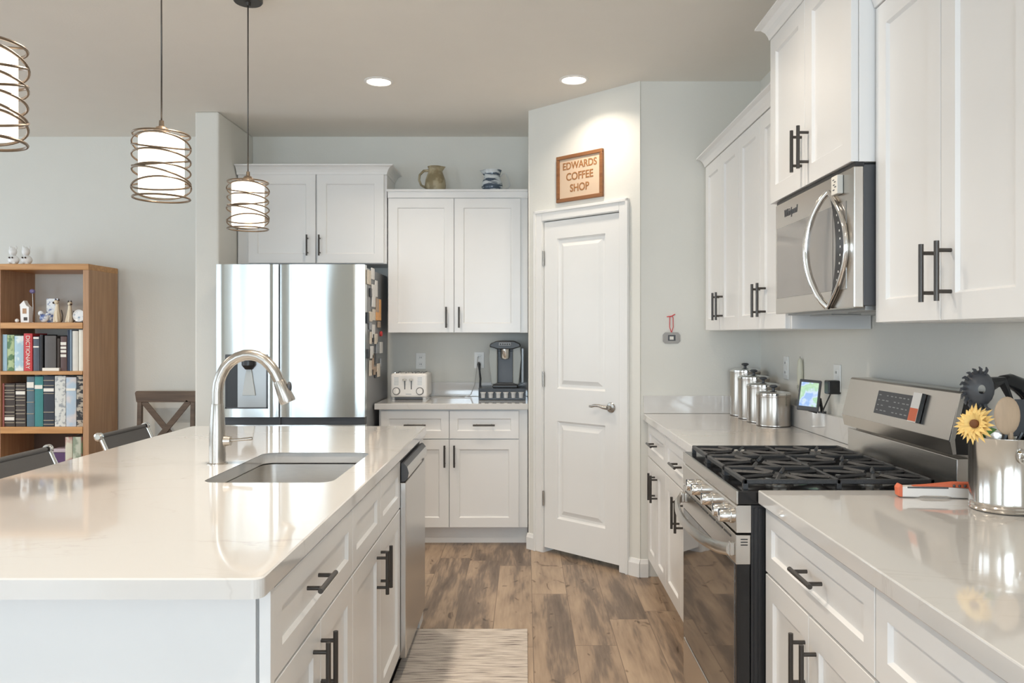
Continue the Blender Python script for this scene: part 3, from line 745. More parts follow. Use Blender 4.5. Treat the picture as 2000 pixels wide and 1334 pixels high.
# burners and grates
for (x, y, r) in ((.17, .17, .042), (.17, .45, .036), (.384, .31, .050), (.60, .17, .046), (.60, .45, .036)):
    b = B(); lathe(b, [(r*1.25, 0), (r*1.2, .004), (r, .006), (r, .012)], x, y, 24, .909); br = obj('burner', b, 'nickel', t)
    b = B(); lathe(b, [(r*.92, 0), (r*.95, .004), (r*.8, .007)], x, y, 24, .9212); obj('burner_cap', b, 'iron', br)
def grate(x0, x1):
    b = B(); y0, y1 = .028, .578; z0, z1 = .923, .937; wd = .012
    for (a, c, d, e) in ((x0, x1, y0, y0+wd), (x0, x1, y1-wd, y1), (x0, x0+wd, y0, y1), (x1-wd, x1, y0, y1), (x0, x1, .303-wd/2, .303+wd/2)):
        bx(b, a, c, d, e, z0, z1, .002, 1)
    xm = (x0+x1)/2
    for cy in (.17, .45):
        for k in range(8):
            a = k*PI/4+PI/8; dx, dy = math.cos(a), math.sin(a)
            hx, hy = (x1-x0)/2-.004, .13
            s = min(hx/abs(dx) if dx else 9, hy/abs(dy) if dy else 9)
            tube(b, [(xm+dx*.03, cy+dy*.03, .932), (xm+dx*s, cy+dy*s, .931)], .0065, 4, smooth=False)
    for (x, y) in ((x0+.006, y0+.006), (x1-.006, y0+.006), (x0+.006, y1-.006), (x1-.006, y1-.006), (x0+.006, .303), (x1-.006, .303)):
        bx(b, x-.007, x+.007, y-.007, y+.007, .9095, .925)
    return obj('grate', b, 'iron', t)
grate(.030, .263); grate(.267, .501); grate(.505, .738)

# ---------------------------------------------------------------- microwave
t = thing('microwave', 'over-the-range stainless microwave with a curved eye-shaped handle', 'microwave', (.933, 2.976, 0), RR)
W = .709
b = B(); bx(b, .004, W-.003, .0285, .381, 1.436, 1.838, .002); obj('microwave_body', b, 'darkgrey', t)
b = B(); bx(b, .02, W-.02, .04, .37, 1.424, 1.436); bx(b, .08, .28, .10, .2, 1.420, 1.425); bx(b, .42, .62, .10, .2, 1.420, 1.425); obj('bottom_vent', b, 'silverplastic', t)
b = B(); bx(b, 0, W, 0, .028, 1.430, 1.832, .003); md = obj('door', b, 'steel_h', t)
b = B(); bx(b, .02, .655, -.0018, .001, 1.486, 1.743, .001); obj('window', b, 'mwglass', md)
b = B(); bx(b, .557, .559, -.0024, -.001, 1.486, 1.743); obj('door_seam', b, 'black', md)
b = B(); bx(b, 0.002, W-.002, .004, .03, 1.8325, 1.8445); obj('top_grille', b, 'black', t)
zc, hz = 1.613, .176
P = []
for i in range(21):
    u = -1+i/10; c = 1-u*u
    P.append((.535-.045*c, -.010-.050*c**.8, zc+u*hz))
b = B(); tube(b, P, .0105, 12); obj('handle', b, 'chrome', md)
P = []; Q2 = []
for i in range(21):
    u = -1+i/10; c = 1-u*u
    P.append((.535+.135*c, -.007, zc+u*hz)); Q2.append((.535+.052*c, zc+u*hz*.97))
b = B(); tube(b, P, .0075, 10); obj('panel_rim', b, 'chrome', md)
b = B(); A = [b.verts.new((p[0], -.005, p[2])) for p in P]; D_ = [b.verts.new((q[0], -.005, q[1])) for q in Q2]  # inner curve
A2 = [b.verts.new((p[0], -.001, p[2])) for p in P]; D2 = [b.verts.new((q[0], -.001, q[1])) for q in Q2]
for i in range(20):
    b.faces.new((A[i], A[i+1], D_[i+1], D_[i])); b.faces.new((D_[i], D_[i+1], D2[i+1], D2[i])); b.faces.new((A[i], A[i+1], A2[i+1], A2[i]))
kp = obj('keypad', b, 'black', md)
b = B()
for i in range(9):
    u = -.55+i*1.1/8; c = 1-u*u
    bx(b, .535+.085*c, .535+.091*c, -.0058, -.0049, zc+u*hz-.003, zc+u*hz+.003)
obj('key_marks', b, 'white', kp)
lg = text('logo', 'Whirlpool', .036, Matrix.Translation((.165, -.0008, 1.787)) @ FRONT, 'darkgrey', md, .0006, .9, .25, .0004)
b = B(); bx(b, .588, .634, -.019, -.0005, 1.768, 1.823, .002)
tg = tag(obj('magnetic_tag', b, 'paper'), 'small white tag with scribbles stuck on the microwave door', 'tag'); tg.location = (.933, 2.976, 0); tg.rotation_euler = (0, 0, RR)
b = B()
for (x, z) in ((.60, 1.81), (.612, 1.803), (.604, 1.795), (.615, 1.788), (.602, 1.780)): bx(b, x, x+.012, -.0198, -.0189, z, z+.003)
obj('scribble', b, 'darkgrey', tg)

# ---------------------------------------------------------------- pendants
def pendant(x, y, zb, label):
    t = thing('pendant_light', label, 'pendant light', (x, y, zb), group='pendants over the island')
    H = .195; r = .082
    b = B(); lathe(b, [(.060, CEIL-zb), (.060, CEIL-zb-.02), (.055, CEIL-zb-.026)], seg=32); lathe(b, [(.012, CEIL-zb-.024), (.010, CEIL-zb-.04)], seg=14); obj('canopy', b, 'bronze', t)
    b = B(); tube(b, [(0, 0, H+.03), (0, 0, CEIL-zb-.03)], .0026, 8); obj('cord', b, 'bronze', t)
    b = B(); lathe(b, [(.007, H+.045), (.008, H+.028), (.016, H+.024), (.026, H+.010), (.028, H-.004), (.005, H-.004)], seg=22); obj('socket_cap', b, 'wirebronze', t)
    b = B(); lathe(b, [(.062, .012), (.0655, .016), (.0655, H-.010), (.058, H-.004), (.02, H-.003)], seg=36, cap1=False); obj('glass_shade', b, 'shade', t, 'lit white glass cylinder')
    b = B()
    def ring(z0, amp, ph, rr, k=40, wr=.0026):
        tube(b, [(rr*math.cos(2*PI*i/k), rr*math.sin(2*PI*i/k), z0+amp*math.sin(2*PI*i/k+ph)) for i in range(k)], wr, 6, closed=True)
    ring(H, 0, 0, r, wr=.0032); ring(0, 0, 0, r, wr=.0032)
    for (z0, a, ph) in ((.163, .024, 3.0), (.160, .020, -.5), (.122, .015, 3.3), (.108, .020, .3), (.082, .012, 2.9), (.066, .020, 3.9), (.038, .026, -.2), (.032, .022, 2.6)):
        ring(z0, a, ph, r+random.uniform(0, .003), wr=.0029)
    for a in (.2, 2.3, 4.4): tube(b, [(.02*math.cos(a), .02*math.sin(a), H), (r*math.cos(a), r*math.sin(a), H)], .0022, 6)
    obj('wire_cage', b, 'wirebronze', t)
    return t
random.seed(2)
pendant(-1.163, 3.35, 1.797, 'pendant lamp nearest the refrigerator, wire-caged glass cylinder')
pendant(-1.125, 2.47, 1.775, 'middle wire-caged pendant lamp over the island')
pendant(-1.112, 1.63, 1.748, 'wire-caged pendant lamp cut off by the left frame edge')

# ---------------------------------------------------------------- outlets, ornament, sign
def outlet(x, y, z, rz, label, kind='outlet'):
    t = thing('wall_outlet', label, 'outlet', (x, y, z), rz)
    b = B(); bx(b, -.036, .036, -.006, 0, -.058, .058, .003); obj('cover_plate', b, 'outlet', t)
    for s in (-1, 1):
        b = B(); bx(b, -.016, .016, -.0085, -.005, s*.024-.014, s*.024+.014, .003); r = obj('receptacle', b, 'outlet', t)
        b = B(); bx(b, -.007, -.004, -.0092, -.0082, s*.024-.004, s*.024+.006); bx(b, .004, .007, -.0092, -.0082, s*.024-.004, s*.024+.006); obj('slot', b, 'darkgrey', r)
    return t
outlet(-.748, YB-.0005, 1.166, 0, 'white wall outlet above the toaster')
outlet(-.330, YB-.0005, 1.172, 0, 'white wall outlet behind the left side of the coffee maker, cords plugged in')
outlet(XR-.0005, 4.02, 1.187, RR, 'white wall outlet above the steel canisters')
outlet(XR-.0005, 3.36, 1.170, RR, 'white wall outlet feeding the small screen beside the range')
# ornament
t = thing('wall_ornament', 'small silver ornament hung by a red ribbon on the wall right of the pantry', 'ornament', (.817, YF-.0005, 1.336))
b = B(); tube(b, [(0, -.004, .028), (-.010, -.004, .06), (-.009, -.004, .115), (0, -.004, .122), (.009, -.004, .115), (.010, -.004, .06), (0, -.004, .028)], .0022, 6)
tube(b, [(-.026, -.005, .118), (0, -.006, .121), (.02, -.005, .132)], .003, 6); obj('ribbon', b, 'red', t)
b = B(); prism(b, [(-.048, -.018), (-.036, -.031), (.036, -.031), (.048, -.018), (.048, .018), (.036, .031), (-.036, .031), (-.048, .018)], 'y', -.008, -.001, .002)
pl = obj('silver_plaque', b, mat('pewter', (.42, .41, .40), .35, .6, bump=.5, bscale=300), t)
b = B(); bx(b, -.020, .022, -.010, -.0078, -.016, .016, .001); obj('photo', b, 'darkgrey', pl)
for s in (-1, 1):
    b = B(); bx(b, s*.005-.006, s*.005+.006, -.011, -.0099, -.010, .008, .001); obj('portrait', b, 'paper', pl)
# sign above the pantry
t = thing('framed_sign', 'wood-framed coffee shop sign on the wall above the pantry door', 'sign', tuple(U0+Vector((math.cos(ANG)*.429, math.sin(ANG)*.429, 2.296))), ANG)
w_, h_ = .1785, .140
b = B()
for (a, c, d, e) in ((-w_, w_, h_-.022, h_), (-w_, w_, -h_, -h_+.022), (-w_, -w_+.022, -h_+.022, h_-.022), (w_-.022, w_, -h_+.022, h_-.022)): bx(b, a, c, -.02, -.0005, d, e, .003)
obj('frame', b, 'frame_oak', t)
b = B(); bx(b, -w_+.021, w_-.021, -.010, -.002, -h_+.021, h_-.021); obj('panel', b, mat('sign_paper', (.66, .50, .36), .7), t)
M['letter'] = mat('sign_letters', (.34, .15, .05), .6, var=.5, vscale=150)
for s, z, sz, k in (('EDWARDS', .072, .060, .93), ('COFFEE', .006, .064, .95), ('SHOP', -.064, .064, .92)):
    text('lettering', s, sz, Matrix.Translation((0, -.0108, z)) @ FRONT, 'letter', t, .0006, k, 0, .0012)

# ---------------------------------------------------------------- things on the back counter
t = thing('toaster', 'white four-slice toaster on the back counter beside the refrigerator', 'toaster', (-.788, 5.395, .9145)); toaster = t
b = B(); bx(b, -.125, .125, 0, .27, .014, .178, .018, 4)
for x in (-.112, .092): bx(b, x, x+.02, .02, .25, 0, .016)
obj('toaster_body', b, 'white', t)
b = B()
for x in (-.095, -.038, .018, .072): bx(b, x, x+.026, .04, .24, .1775, .1805)
obj('bread_slots', b, 'darkgrey', t)
for x in (-.096, -.066, -.032, -.014, .014, .032, .062, .088):
    b = B(); tube(b, [(x, .03, .1805), (x+.0, .25, .1805)], .0035, 8); obj('slot_guard', b, 'chrome', t)
for x in (-.026, .018):
    b = B(); bx(b, x-.003, x+.003, -.0006, .002, .07, .135); ls = obj('lever_slot', b, 'black', t)
    b = B(); bx(b, x-.013, x+.013, -.018, .0, .128, .142, .003); obj('lever', b, 'chrome', ls)
for x in (-.083, .076):
    b = B(); lathe(b, [(.026, 0), (.026, .004), (.023, .006)], x, .001, 26, .058, RX); dd = obj('dial_ring', b, 'darkgrey', t)
    b = B(); lathe(b, [(.0215, .004), (.021, .016), (.018, .019)], x, .001, 26, .058, RX); bx(b, x-.003, x+.003, -.023, -.016, .042, .074); obj('dial', b, 'white', dd)
b = B()
for x in (-.098, .060):
    for k in range(6): bx(b, x, x+.030, -.0006, .002, .100+k*.0095, .1035+k*.0095)
obj('button_marks', b, 'silverplastic', t)
b = B(); bx(b, -.02, .018, -.0006, .002, .036, .040); obj('badge', b, 'silverplastic', t)
b = B(); bx(b, -.095, .09, .004, .02, .002, .016); obj('crumb_tray', b, 'darkgrey', t)

t = thing('pod_drawer', 'black pod drawer under the coffee maker', 'drawer', (-.315, 5.37, .9145))
b = B(); bx(b, 0, .318, .012, .325, .002, .078, .003); bx(b, 0, .318, 0, .012, .002, .012); bx(b, 0, .318, 0, .012, .070, .078); bx(b, 0, .006, 0, .012, .014, .066); bx(b, .312, .318, 0, .012, .014, .066)
obj('drawer_body', b, 'black', t)
pod = None; ords = ['leftmost', 'second from left', 'third from left', 'third from right', 'second from right', 'rightmost']
for i in range(6):
    x = -.315+.032+i*.0508
    lab = '%s coffee pod in the black drawer under the coffee maker' % ords[i]
    if pod is None:
        pod = thing('coffee_pod', lab, 'coffee pod', (x, 5.3585, .930), group='coffee pods in the drawer')
        b = B(); lathe(b, [(.014, 0), (.0155, .03), (.0175, .034)], 0, 0, 20); obj('cup', b, 'podgrey', pod)
        b = B(); lathe(b, [(.0195, .034), (.0195, .038)], 0, 0, 20); obj('lid', b, 'white', pod)
    else: dup(pod, (x, 5.3585, .930), label=lab)

t = thing('coffee_maker', 'black and grey single-cup coffee maker on the pod drawer', 'coffee maker', (-.137, 5.40, .9935)); maker = t
b = B()
prism(b, [(-.075, 0), (.075, 0), (.075, .31), (.055, .318), (-.055, .318), (-.075, .31)], 'y', .07, .27, .006); obj('back_housing', b, 'black', t)
b = B(); bx(b, -.085, .085, -.01, .26, 0, .022, .006, 3); obj('base', b, 'black', t)
b = B(); prism(b, [(-.052, .025), (.052, .025), (.052, .25), (-.052, .25)], 'y', .055, .0695, .003); obj('front_panel', b, mat('slate_plastic', (.085, .095, .11), .4), t)
for s in (-1, 1):
    b = B(); prism(b, [(s*.052, .022), (s*.094, .022), (s*.108, .20), (s*.106, .285), (s*.052, .275)], 'y', .01, .22, .008); obj('side_panel', b, 'maker_grey', t, 'grey side panel')
b = B(); prism(b, [(-.106, .279), (-.1, .300), (-.06, .318), (.06, .318), (.1, .300), (.106, .279), (.050, .262), (-.050, .262)], 'y', -.005, .25, .006); ld = obj('lid', b, 'black', t)
b = B(); bx(b, -.042, .042, -.009, -.004, .285, .308, .003); dk = obj('control_strip', b, 'greyplastic', ld)
b = B()
for k in range(5): sphere(b, (-.03+k*.015, -.010, .2965), .0045, seg=8)
obj('buttons', b, 'black', dk)
b = B(); lathe(b, [(.022, .195), (.030, .205), (.032, .262)], 0, .028, 24); obj('brew_head', b, 'chrome', t)
b = B(); prism(b, [(-.080, .022), (.080, .022), (.06, .034), (-.06, .034)], 'y', -.004, .068, .002); obj('drip_tray', b, 'iron', t)
b = B(); bx(b, .1085, .128, .03, .2, .03, .27, .006, 3); obj('water_tank', b, mat('smoky_tank', (.25, .28, .31), .15), t)
# cords
b = B(); tube(b, [(-.332, 5.70, 1.148), (-.330, 5.682, 1.145), (-.325, 5.672, 1.10), (-.318, 5.66, 1.04), (-.322, 5.65, .97), (-.318, 5.645, .924), (-.30, 5.66, .921)], .0055, 8, radii=[.012, .012, .006, .0075, .0065, .0055, .0055])
for v_ in b.verts: v_.co -= Vector((-.137, 5.40, .9935))
obj('power_cord', b, 'black', maker)
b = B(); tube(b, [(-.338, 5.705, 1.195), (-.338, 5.685, 1.19), (-.345, 5.680, 1.12), (-.36, 5.68, 1.0), (-.39, 5.66, .925), (-.43, 5.60, .9175), (-.52, 5.56, .9175), (-.60, 5.60, .9175), (-.66, 5.62, .9185)], .0025, 8)
for v_ in b.verts: v_.co -= Vector((-.788, 5.395, .9145))
obj('power_cord', b, mat('pale_cord', (.55, .54, .52), .5), toaster, 'thin pale cord')

# ---------------------------------------------------------------- pitchers on the wall cabinet
t = thing('pitcher', 'olive stoneware pitcher standing on top of the wall cabinet', 'pitcher', (-.618, 5.49, 2.3315))
b = B(); lathe(b, [(.052, 0), (.068, .012), (.073, .045), (.068, .085), (.054, .125), (.046, .145), (.050, .168), (.054, .176), (.049, .176), (.043, .150)], seg=36, cap1=False)
for v in b.verts:
    if v.co.z > .14 and v.co.x > .03: v.co.x += (v.co.z-.14)*.5*max(0, 1-abs(v.co.y)/.03)
obj('pitcher_body', b, 'stoneware', t)
b = B(); tube(b, [(-.046, 0, .150), (-.080, 0, .148), (-.108, 0, .120), (-.112, 0, .085), (-.098, 0, .050), (-.070, 0, .035)], .008, 10, radii=[.009, .009, .008, .008, .0075, .008]); obj('handle', b, 'stoneware', t)
t = thing('creamer_jug', 'blue and white patterned jug standing on the wall cabinet near the pantry', 'jug', (-.228, 5.49, 2.3315))
b = B(); lathe(b, [(.062, 0), (.068, .010), (.074, .035), (.070, .065), (.058, .092), (.054, .115), (.062, .142), (.066, .150), (.060, .149), (.050, .118)], seg=36, cap1=False)
for v in b.verts:
    if v.co.z > .11 and v.co.x < -.03: v.co.x -= (v.co.z-.11)*.5*max(0, 1-abs(v.co.y)/.03)
obj('jug_body', b, 'bluewhite', t)
b = B(); tube(b, [(.056, 0, .105), (.075, 0, .128), (.096, 0, .128), (.108, 0, .105), (.116, 0, .075), (.122, 0, .050), (.112, 0, .030), (.070, 0, .022)], .0042, 8); obj('handle', b, mat('handle_glaze', (.55, .56, .55), .3), t)

# ---------------------------------------------------------------- canisters
can0 = None
for i, (y, h) in enumerate(((3.864, .152), (4.030, .182), (4.196, .212), (4.361, .240))):
    lab = ['shortest steel canister, nearest the range', 'second shortest steel canister in the row', 'second tallest steel canister in the row', 'tallest steel canister at the wall end of the row'][i]
    t = thing('canister', lab, 'canister', (1.200, y, .9145), group='steel canisters')
    b = B(); lathe(b, [(.076, 0), (.081, .003), (.081, .008), (.080, .010), (.080, h-.012), (.082, h-.010), (.082, h-.004), (.080, h-.002)], seg=48); obj('canister_body', b, 'cansteel', t)
    b = B(); lathe(b, [(.081, h-.0015), (.081, h+.006), (.070, h+.012), (.03, h+.017), (.012, h+.018)], seg=48); lid = obj('lid', b, 'chrome', t)
    b = B(); lathe(b, [(.008, h+.017), (.007, h+.028), (.018, h+.034), (.020, h+.040), (.012, h+.045)], seg=24); obj('knob', b, 'darkgrey', lid)

# candle and screen on the splash ledge
t = thing('candle_holder', 'pale candle in a clear glass holder on the backsplash ledge', 'candle', (1.3005, 3.78, 1.0145))
b = B(); lathe(b, [(.014, 0), (.014, .003), (.006, .012), (.005, .06), (.013, .085), (.0145, .10), (.012, .10), (.010, .088)], seg=20, cap1=False); obj('glass_holder', b, 'clearglass', t)
b = B(); lathe(b, [(.0085, .088), (.0135, .12), (.0145, .16), (.011, .215), (.005, .228)], seg=20); cd = obj('candle', b, 'candle', t)
b = B(); tube(b, [(0, 0, .226), (0, 0, .236)], .0012, 6); obj('wick', b, 'darkgrey', cd)
t = thing('weather_display', 'small lit map screen on a black stand beside the range', 'screen', (1.262, 3.46, 1.0145), math.radians(-30))
def tilt(o, a): o.rotation_euler = (a, 0, 0); return o
b = B(); bx(b, -.045, .045, -.009, .009, .0, .135, .004)
bd = obj('bezel', b, 'darkgrey', t); bd.location = (-.03, -.045, .012); bd.rotation_euler = (math.radians(-14), math.radians(4), 0)
b = B(); bx(b, -.036, .036, -.0105, -.0088, .018, .122); obj('lit_screen', b, 'screen', bd)
b = B(); tube(b, [(-.01, -.02, .07), (.012, .010, .06), (.02, .02, .0)], .007, 8); tube(b, [(.012, .010, .05), (.0, -.012, .002), (-.03, -.02, .012)], .005, 8); bx(b, .005, .035, .0, .034, .0, .006); obj('stand', b, 'black', t)
b = B(); bx(b, 1.262, 1.3145, 3.325, 3.375, 1.105, 1.162, .005); tube(b, [(1.28, 3.35, 1.105), (1.268, 3.36, 1.07), (1.262, 3.39, 1.03), (1.27, 3.41, 1.019), (1.278, 3.43, 1.019)], .003, 6)
tag(obj('power_adapter', b, 'black'), 'black plug adapter in the outlet beside the small screen', 'adapter')

# ---------------------------------------------------------------- crock with utensils, flower, gadget
cx, cy = 1.203, 2.01
t = thing('utensil_crock', 'shiny metal utensil crock on the right foreground counter', 'crock', (cx, cy, .9145))
b = B(); prof = [(.074, 0), (.0775, .002), (.0785, .005), (.0765, .008), (.0785, .012), (.0765, .016), (.0780, .020), (.0765, .024), (.0775, .10), (.078, .178), (.080, .181), (.080, .184), (.0765, .184), (.075, .175), (.074, .02), (.0, .02)]
lathe(b, prof[:-1], seg=64, cap1=True); obj('crock_body', b, 'crocksteel', t)
b = B(); tube(b, [(.0, -.078, .150), (.0, -.086, .150), (0, -.092, .146)], .006, 10, radii=[.012, .008, .004]); tube(b, [(.014*math.cos(a), -.088, .140+.014*math.sin(a)) for a in [2*PI*i/16 for i in range(16)]], .0025, 6, closed=True); obj('ring_handle', b, 'chrome', t)
def upx(px, py, Y): return Vector(((px-1026)*Y/1560, Y, 1.353-(py-654)*Y/1560))
base = Vector((cx+.01, cy+.01, .945))
# pasta server
t = thing('pasta_server', 'black toothed pasta server leaning left out of the metal crock', 'utensil', tuple(base+Vector((.03, .03, 0))))
o0 = base+Vector((.03, .03, 0))
hc = upx(1915, 760, 2.0)-o0; neck = upx(1942, 748, 2.03)-o0
b = B(); tube(b, [(0, 0, 0), (.03, .02, .12), tuple((neck*.35+Vector((.045, .02, .20))*.65)), tuple(neck+Vector((.02, 0, .006))), tuple(neck+Vector((-.008, 0, -.002)))], .007, 8, radii=[.006, .006, .006, .012, .018]); obj('handle', b, 'black', t)
b = B(); mt = Matrix.Rotation(math.radians(-15), 3, 'Z') @ Matrix.Rotation(math.radians(0), 3, 'X')
n = 20; Rg = []
for (rr, dy) in ((.0, -.014), (.010, -.013), (.026, -.008), (.036, .004), (.040, .014)):
    Rg.append([(hc+mt@Vector((rr*math.cos(2*PI*k/n)*.9, dy, rr*math.sin(2*PI*k/n)*1.15)), ) for k in range(n)])
VR = [[b.verts.new(p[0]) for p in r_] for r_ in Rg[1:]]
for A, Q in zip(VR, VR[1:]):
    for k in range(n): b.faces.new((A[k], A[(k+1) % n], Q[(k+1) % n], Q[k])).smooth = True
gm = bmesh.ops.duplicate(b, geom=b.verts[:]+b.edges[:]+b.faces[:])
for v in gm['geom']:
    if isinstance(v, bmesh.types.BMVert): v.co += mt@Vector((0, .003, 0))
for k in range(4, 17):
    a = 2*PI*k/n
    p0 = hc+mt@Vector((.036*math.cos(a), .004, .041*math.sin(a))); p1 = hc+mt@Vector((.044*math.cos(a), -.004, .050*math.sin(a))); p2 = hc+mt@Vector((.050*math.cos(a+.12), -.012, .056*math.sin(a+.12)))
    tube(b, [p0, p1, p2], .004, 6, radii=[.0045, .004, .0018])
obj('server_head', b, 'darkgrey', t)
# ladle
t = thing('ladle', 'glossy black ladle head arching over the metal crock at the frame edge', 'utensil', tuple(base+Vector((.0, .045, 0))))
o0 = base+Vector((.0, .045, 0))
P = [Vector((0, 0, 0)), Vector((.02, .0, .12)), Vector((.045, 0, .20)), upx(2010, 790, 2.06)-o0]
b = B(); tube(b, P, .007, 8); obj('handle', b, 'black', t)
b = B()
for (a, c) in (((1945, 745), (1962, 738)), ):
    pass
arc = [upx(1944, 752, 2.05)-o0, upx(1956, 744, 2.05)-o0, upx(1972, 744, 2.055)-o0, upx(1990, 752, 2.06)-o0, upx(2006, 768, 2.06)-o0, upx(2014, 792, 2.06)-o0]
tube(b, arc, .02, 12, radii=[.008, .014, .019, .021, .020, .012]); obj('ladle_head', b, 'blackgloss', t)
# wide black turner behind
t = thing('turner', 'wide black turner blade standing at the back of the metal crock', 'utensil', tuple(base+Vector((.02, .02, 0))))
o0 = base+Vector((.02, .02, 0)); q = upx(1996, 822, 2.04)-o0
b = B(); tube(b, [(0, 0, 0), (.010, .005, .10), tuple(q-Vector((0, 0, .03)))], .006, 8); obj('handle', b, 'black', t)
b = B(); prism(b, [(q.x-.022, q.z-.04), (q.x+.022, q.z-.04), (q.x+.028, q.z+.045), (q.x+.02, q.z+.055), (q.x-.018, q.z+.055), (q.x-.024, q.z+.045)], 'y', q.y-.002, q.y+.002, .001); obj('blade', b, 'darkgrey', t)
# wooden spoon
t = thing('wooden_spoon', 'pale wooden spoon standing in the metal crock', 'spoon', tuple(base+Vector((-.01, -.03, 0))))
o0 = base+Vector((-.01, -.03, 0)); q = upx(1967, 812, 1.96)-o0
b = B(); tube(b, [(0, 0, 0), (q.x*.6+.01, q.y*.7, q.z*.5), (q.x+.008, q.y, q.z-.04)], .006, 8); obj('handle', b, 'wood_spoon', t)
b = B(); sphere(b, tuple(q), .042, .78, .16, 1.12, 24); sp = obj('bowl', b, 'wood_spoon', t)
# flower
t = thing('sunflower', 'yellow artificial sunflower leaning over the left rim of the crock', 'flower', tuple(base+Vector((-.045, -.02, 0))))
o0 = base+Vector((-.045, -.02, 0)); q = upx(1906, 829, 1.955)-o0
fm = Matrix.Rotation(math.radians(28), 3, 'Z') @ Matrix.Rotation(math.radians(72), 3, 'X') @ Matrix.Rotation(.2, 3, 'Z')
fdir = Vector((-.80, -.40, .30)).normalized(); fm = fdir.to_track_quat('Z', 'Y').to_matrix()
b = B(); tube(b, [(0, 0, 0), (-.005, 0, .08), (-.012, .01, .15), tuple(q-fdir*.012)], .003, 8); obj('stem', b, 'leaf', t)
b = B()
random.seed(5)
for layer, (N_, ln, up_) in enumerate(((22, .050, .004), (18, .041, .012))):
    for k in range(N_):
        a = 2*PI*(k+.5*layer)/N_+random.uniform(-.06, .06); l = ln*random.uniform(.9, 1.1); wd = .0065
        ca, sa = math.cos(a), math.sin(a)
        def pt(r, s, z): return b.verts.new(q+fm@Vector((r*ca-s*sa, r*sa+s*ca, z)))
        c0, c1, c2, c3 = pt(.006, -wd*.5, 0), pt(.006, wd*.5, 0), pt(l*.6, wd, up_+.004), pt(l*.6, -wd, up_+.004); tip = pt(l, 0, up_+random.uniform(-.004, .004)); mid = pt(l*.55, 0, up_+.001)
        c0b = [b.faces.new((c0, c1, mid)), b.faces.new((c1, c2, mid)), b.faces.new((c2, tip, mid)), b.faces.new((tip, c3, mid)), b.faces.new((c3, c0, mid))]
obj('petals', b, 'petal', t)
b = B(); sphere(b, tuple(q+fdir*.006), .011, 1, 1, 1, 12); obj('flower_centre', b, 'flowercore', t)
lf = upx(1930, 842, 1.965)-o0
b = B(); vs = [b.verts.new(lf+Vector(p)) for p in ((-.012, 0, .0), (.004, -.006, .010), (.022, 0, .004), (.006, .004, -.010), (.005, -.002, .002))]
for k in range(4): b.faces.new((vs[k], vs[(k+1) % 4], vs[4]))
obj('leaf', b, 'leaf', t)
# white and red gadget on the counter
t = thing('kitchen_gadget', 'white handheld gadget with red grip lying beside the metal crock', 'utensil', (1.015, 2.165, .9145), math.radians(-6))
b = B(); prism(b, [(0, .002), (.045, .002), (.055, .010), (.115, .010), (.130, .002), (.19, .0), (.19, .026), (.12, .030), (.0, .030)], 'y', -.014, .014, .003); obj('gadget_body', b, 'white', t)
b = B(); prism(b, [(-.008, .004), (.003, .001), (.003, .034), (-.003, .036), (-.010, .026)], 'y', -.0145, .0145, .002); prism(b, [(.03, .0305), (.09, .036), (.14, .042), (.19, .042), (.19, .0265), (.12, .0305)], 'y', -.012, .012, .002); obj('grip', b, 'orange', t, 'orange red grip')
b = B(); bx(b, .015, .12, -.0148, -.0138, .026, .030); 
for k in range(4): sphere(b, (.135+k*.014, -.0125, .034), .004, seg=8)
obj('seam_and_studs', b, 'darkgrey', t)

# ---------------------------------------------------------------- rug
b = B(); bx(b, -.515, .010, 2.62, 3.652, .001, .010, .003); tag(obj('rug', b, 'rug'), 'cream and grey striped runner on the floor beside the island', 'rug')

# ---------------------------------------------------------------- stools
def stool():
    t = thing('counter_stool', '', 'stool', (0, 0, 0), group='sling counter stools')
    prof = [(0, .885), (.03, .82), (.08, .72), (.12, .655), (.17, .625), (.30, .615), (.44, .63)]
    b = B(); A = []; 
    for (x, z) in prof:
        A.append([b.verts.new((x, y, z)) for y in (-.21, .21)]+[b.verts.new((x+.004, y, z-.004)) for y in (-.21, .21)])
    for P, Q in zip(A, A[1:]):
        b.faces.new((P[0], P[1], Q[1], Q[0])).smooth = True; b.faces.new((P[2], P[3], Q[3], Q[2])).smooth = True
        b.faces.new((P[0], Q[0], Q[2], P[2])); b.faces.new((P[1], Q[1], Q[3], P[3]))
    tube(b, [(-.004, -.205, .885), (-.004, .205, .885)], .012, 12); obj('sling', b, 'sling', t, 'dark grey mesh back and seat')
    for s in (-1, 1):
        b = B(); y = s*.222
        tube(b, [(p[0], y, p[1]) for p in prof]+[(.47, y, .62), (.48, y, .58), (.42, y, .05), (.40, y, .022), (.36, y, .012), (.03, y, .012), (.0, y, .012)], .011, 10); obj('side_frame', b, 'chrome', t)
        b = B(); lathe(b, [(.017, -.012), (.020, -.006), (.020, .008), (.012, .014)], -.004, s*.224, 20, .885, Matrix.Rotation(-s*PI/2, 3, 'X')); obj('end_cap', b, 'chrome', t)
    b = B(); tube(b, [(.03, -.222, .012), (.03, .222, .012)], .011, 10); tube(b, [(.43, -.222, .22), (.43, .222, .22)], .010, 10); tube(b, [(.46, -.222, .62), (.46, .222, .62)], .010, 10); obj('crossbar', b, 'chrome', t)
    return t
s1 = stool(); s1.location = (-1.95, 3.885, 0); s1['label'] = 'grey sling stool at the far end of the island, chrome knob showing'
dup(s1, (-1.95, 3.045, 0), label='grey sling stool at the left frame edge, in front of the bookcase')

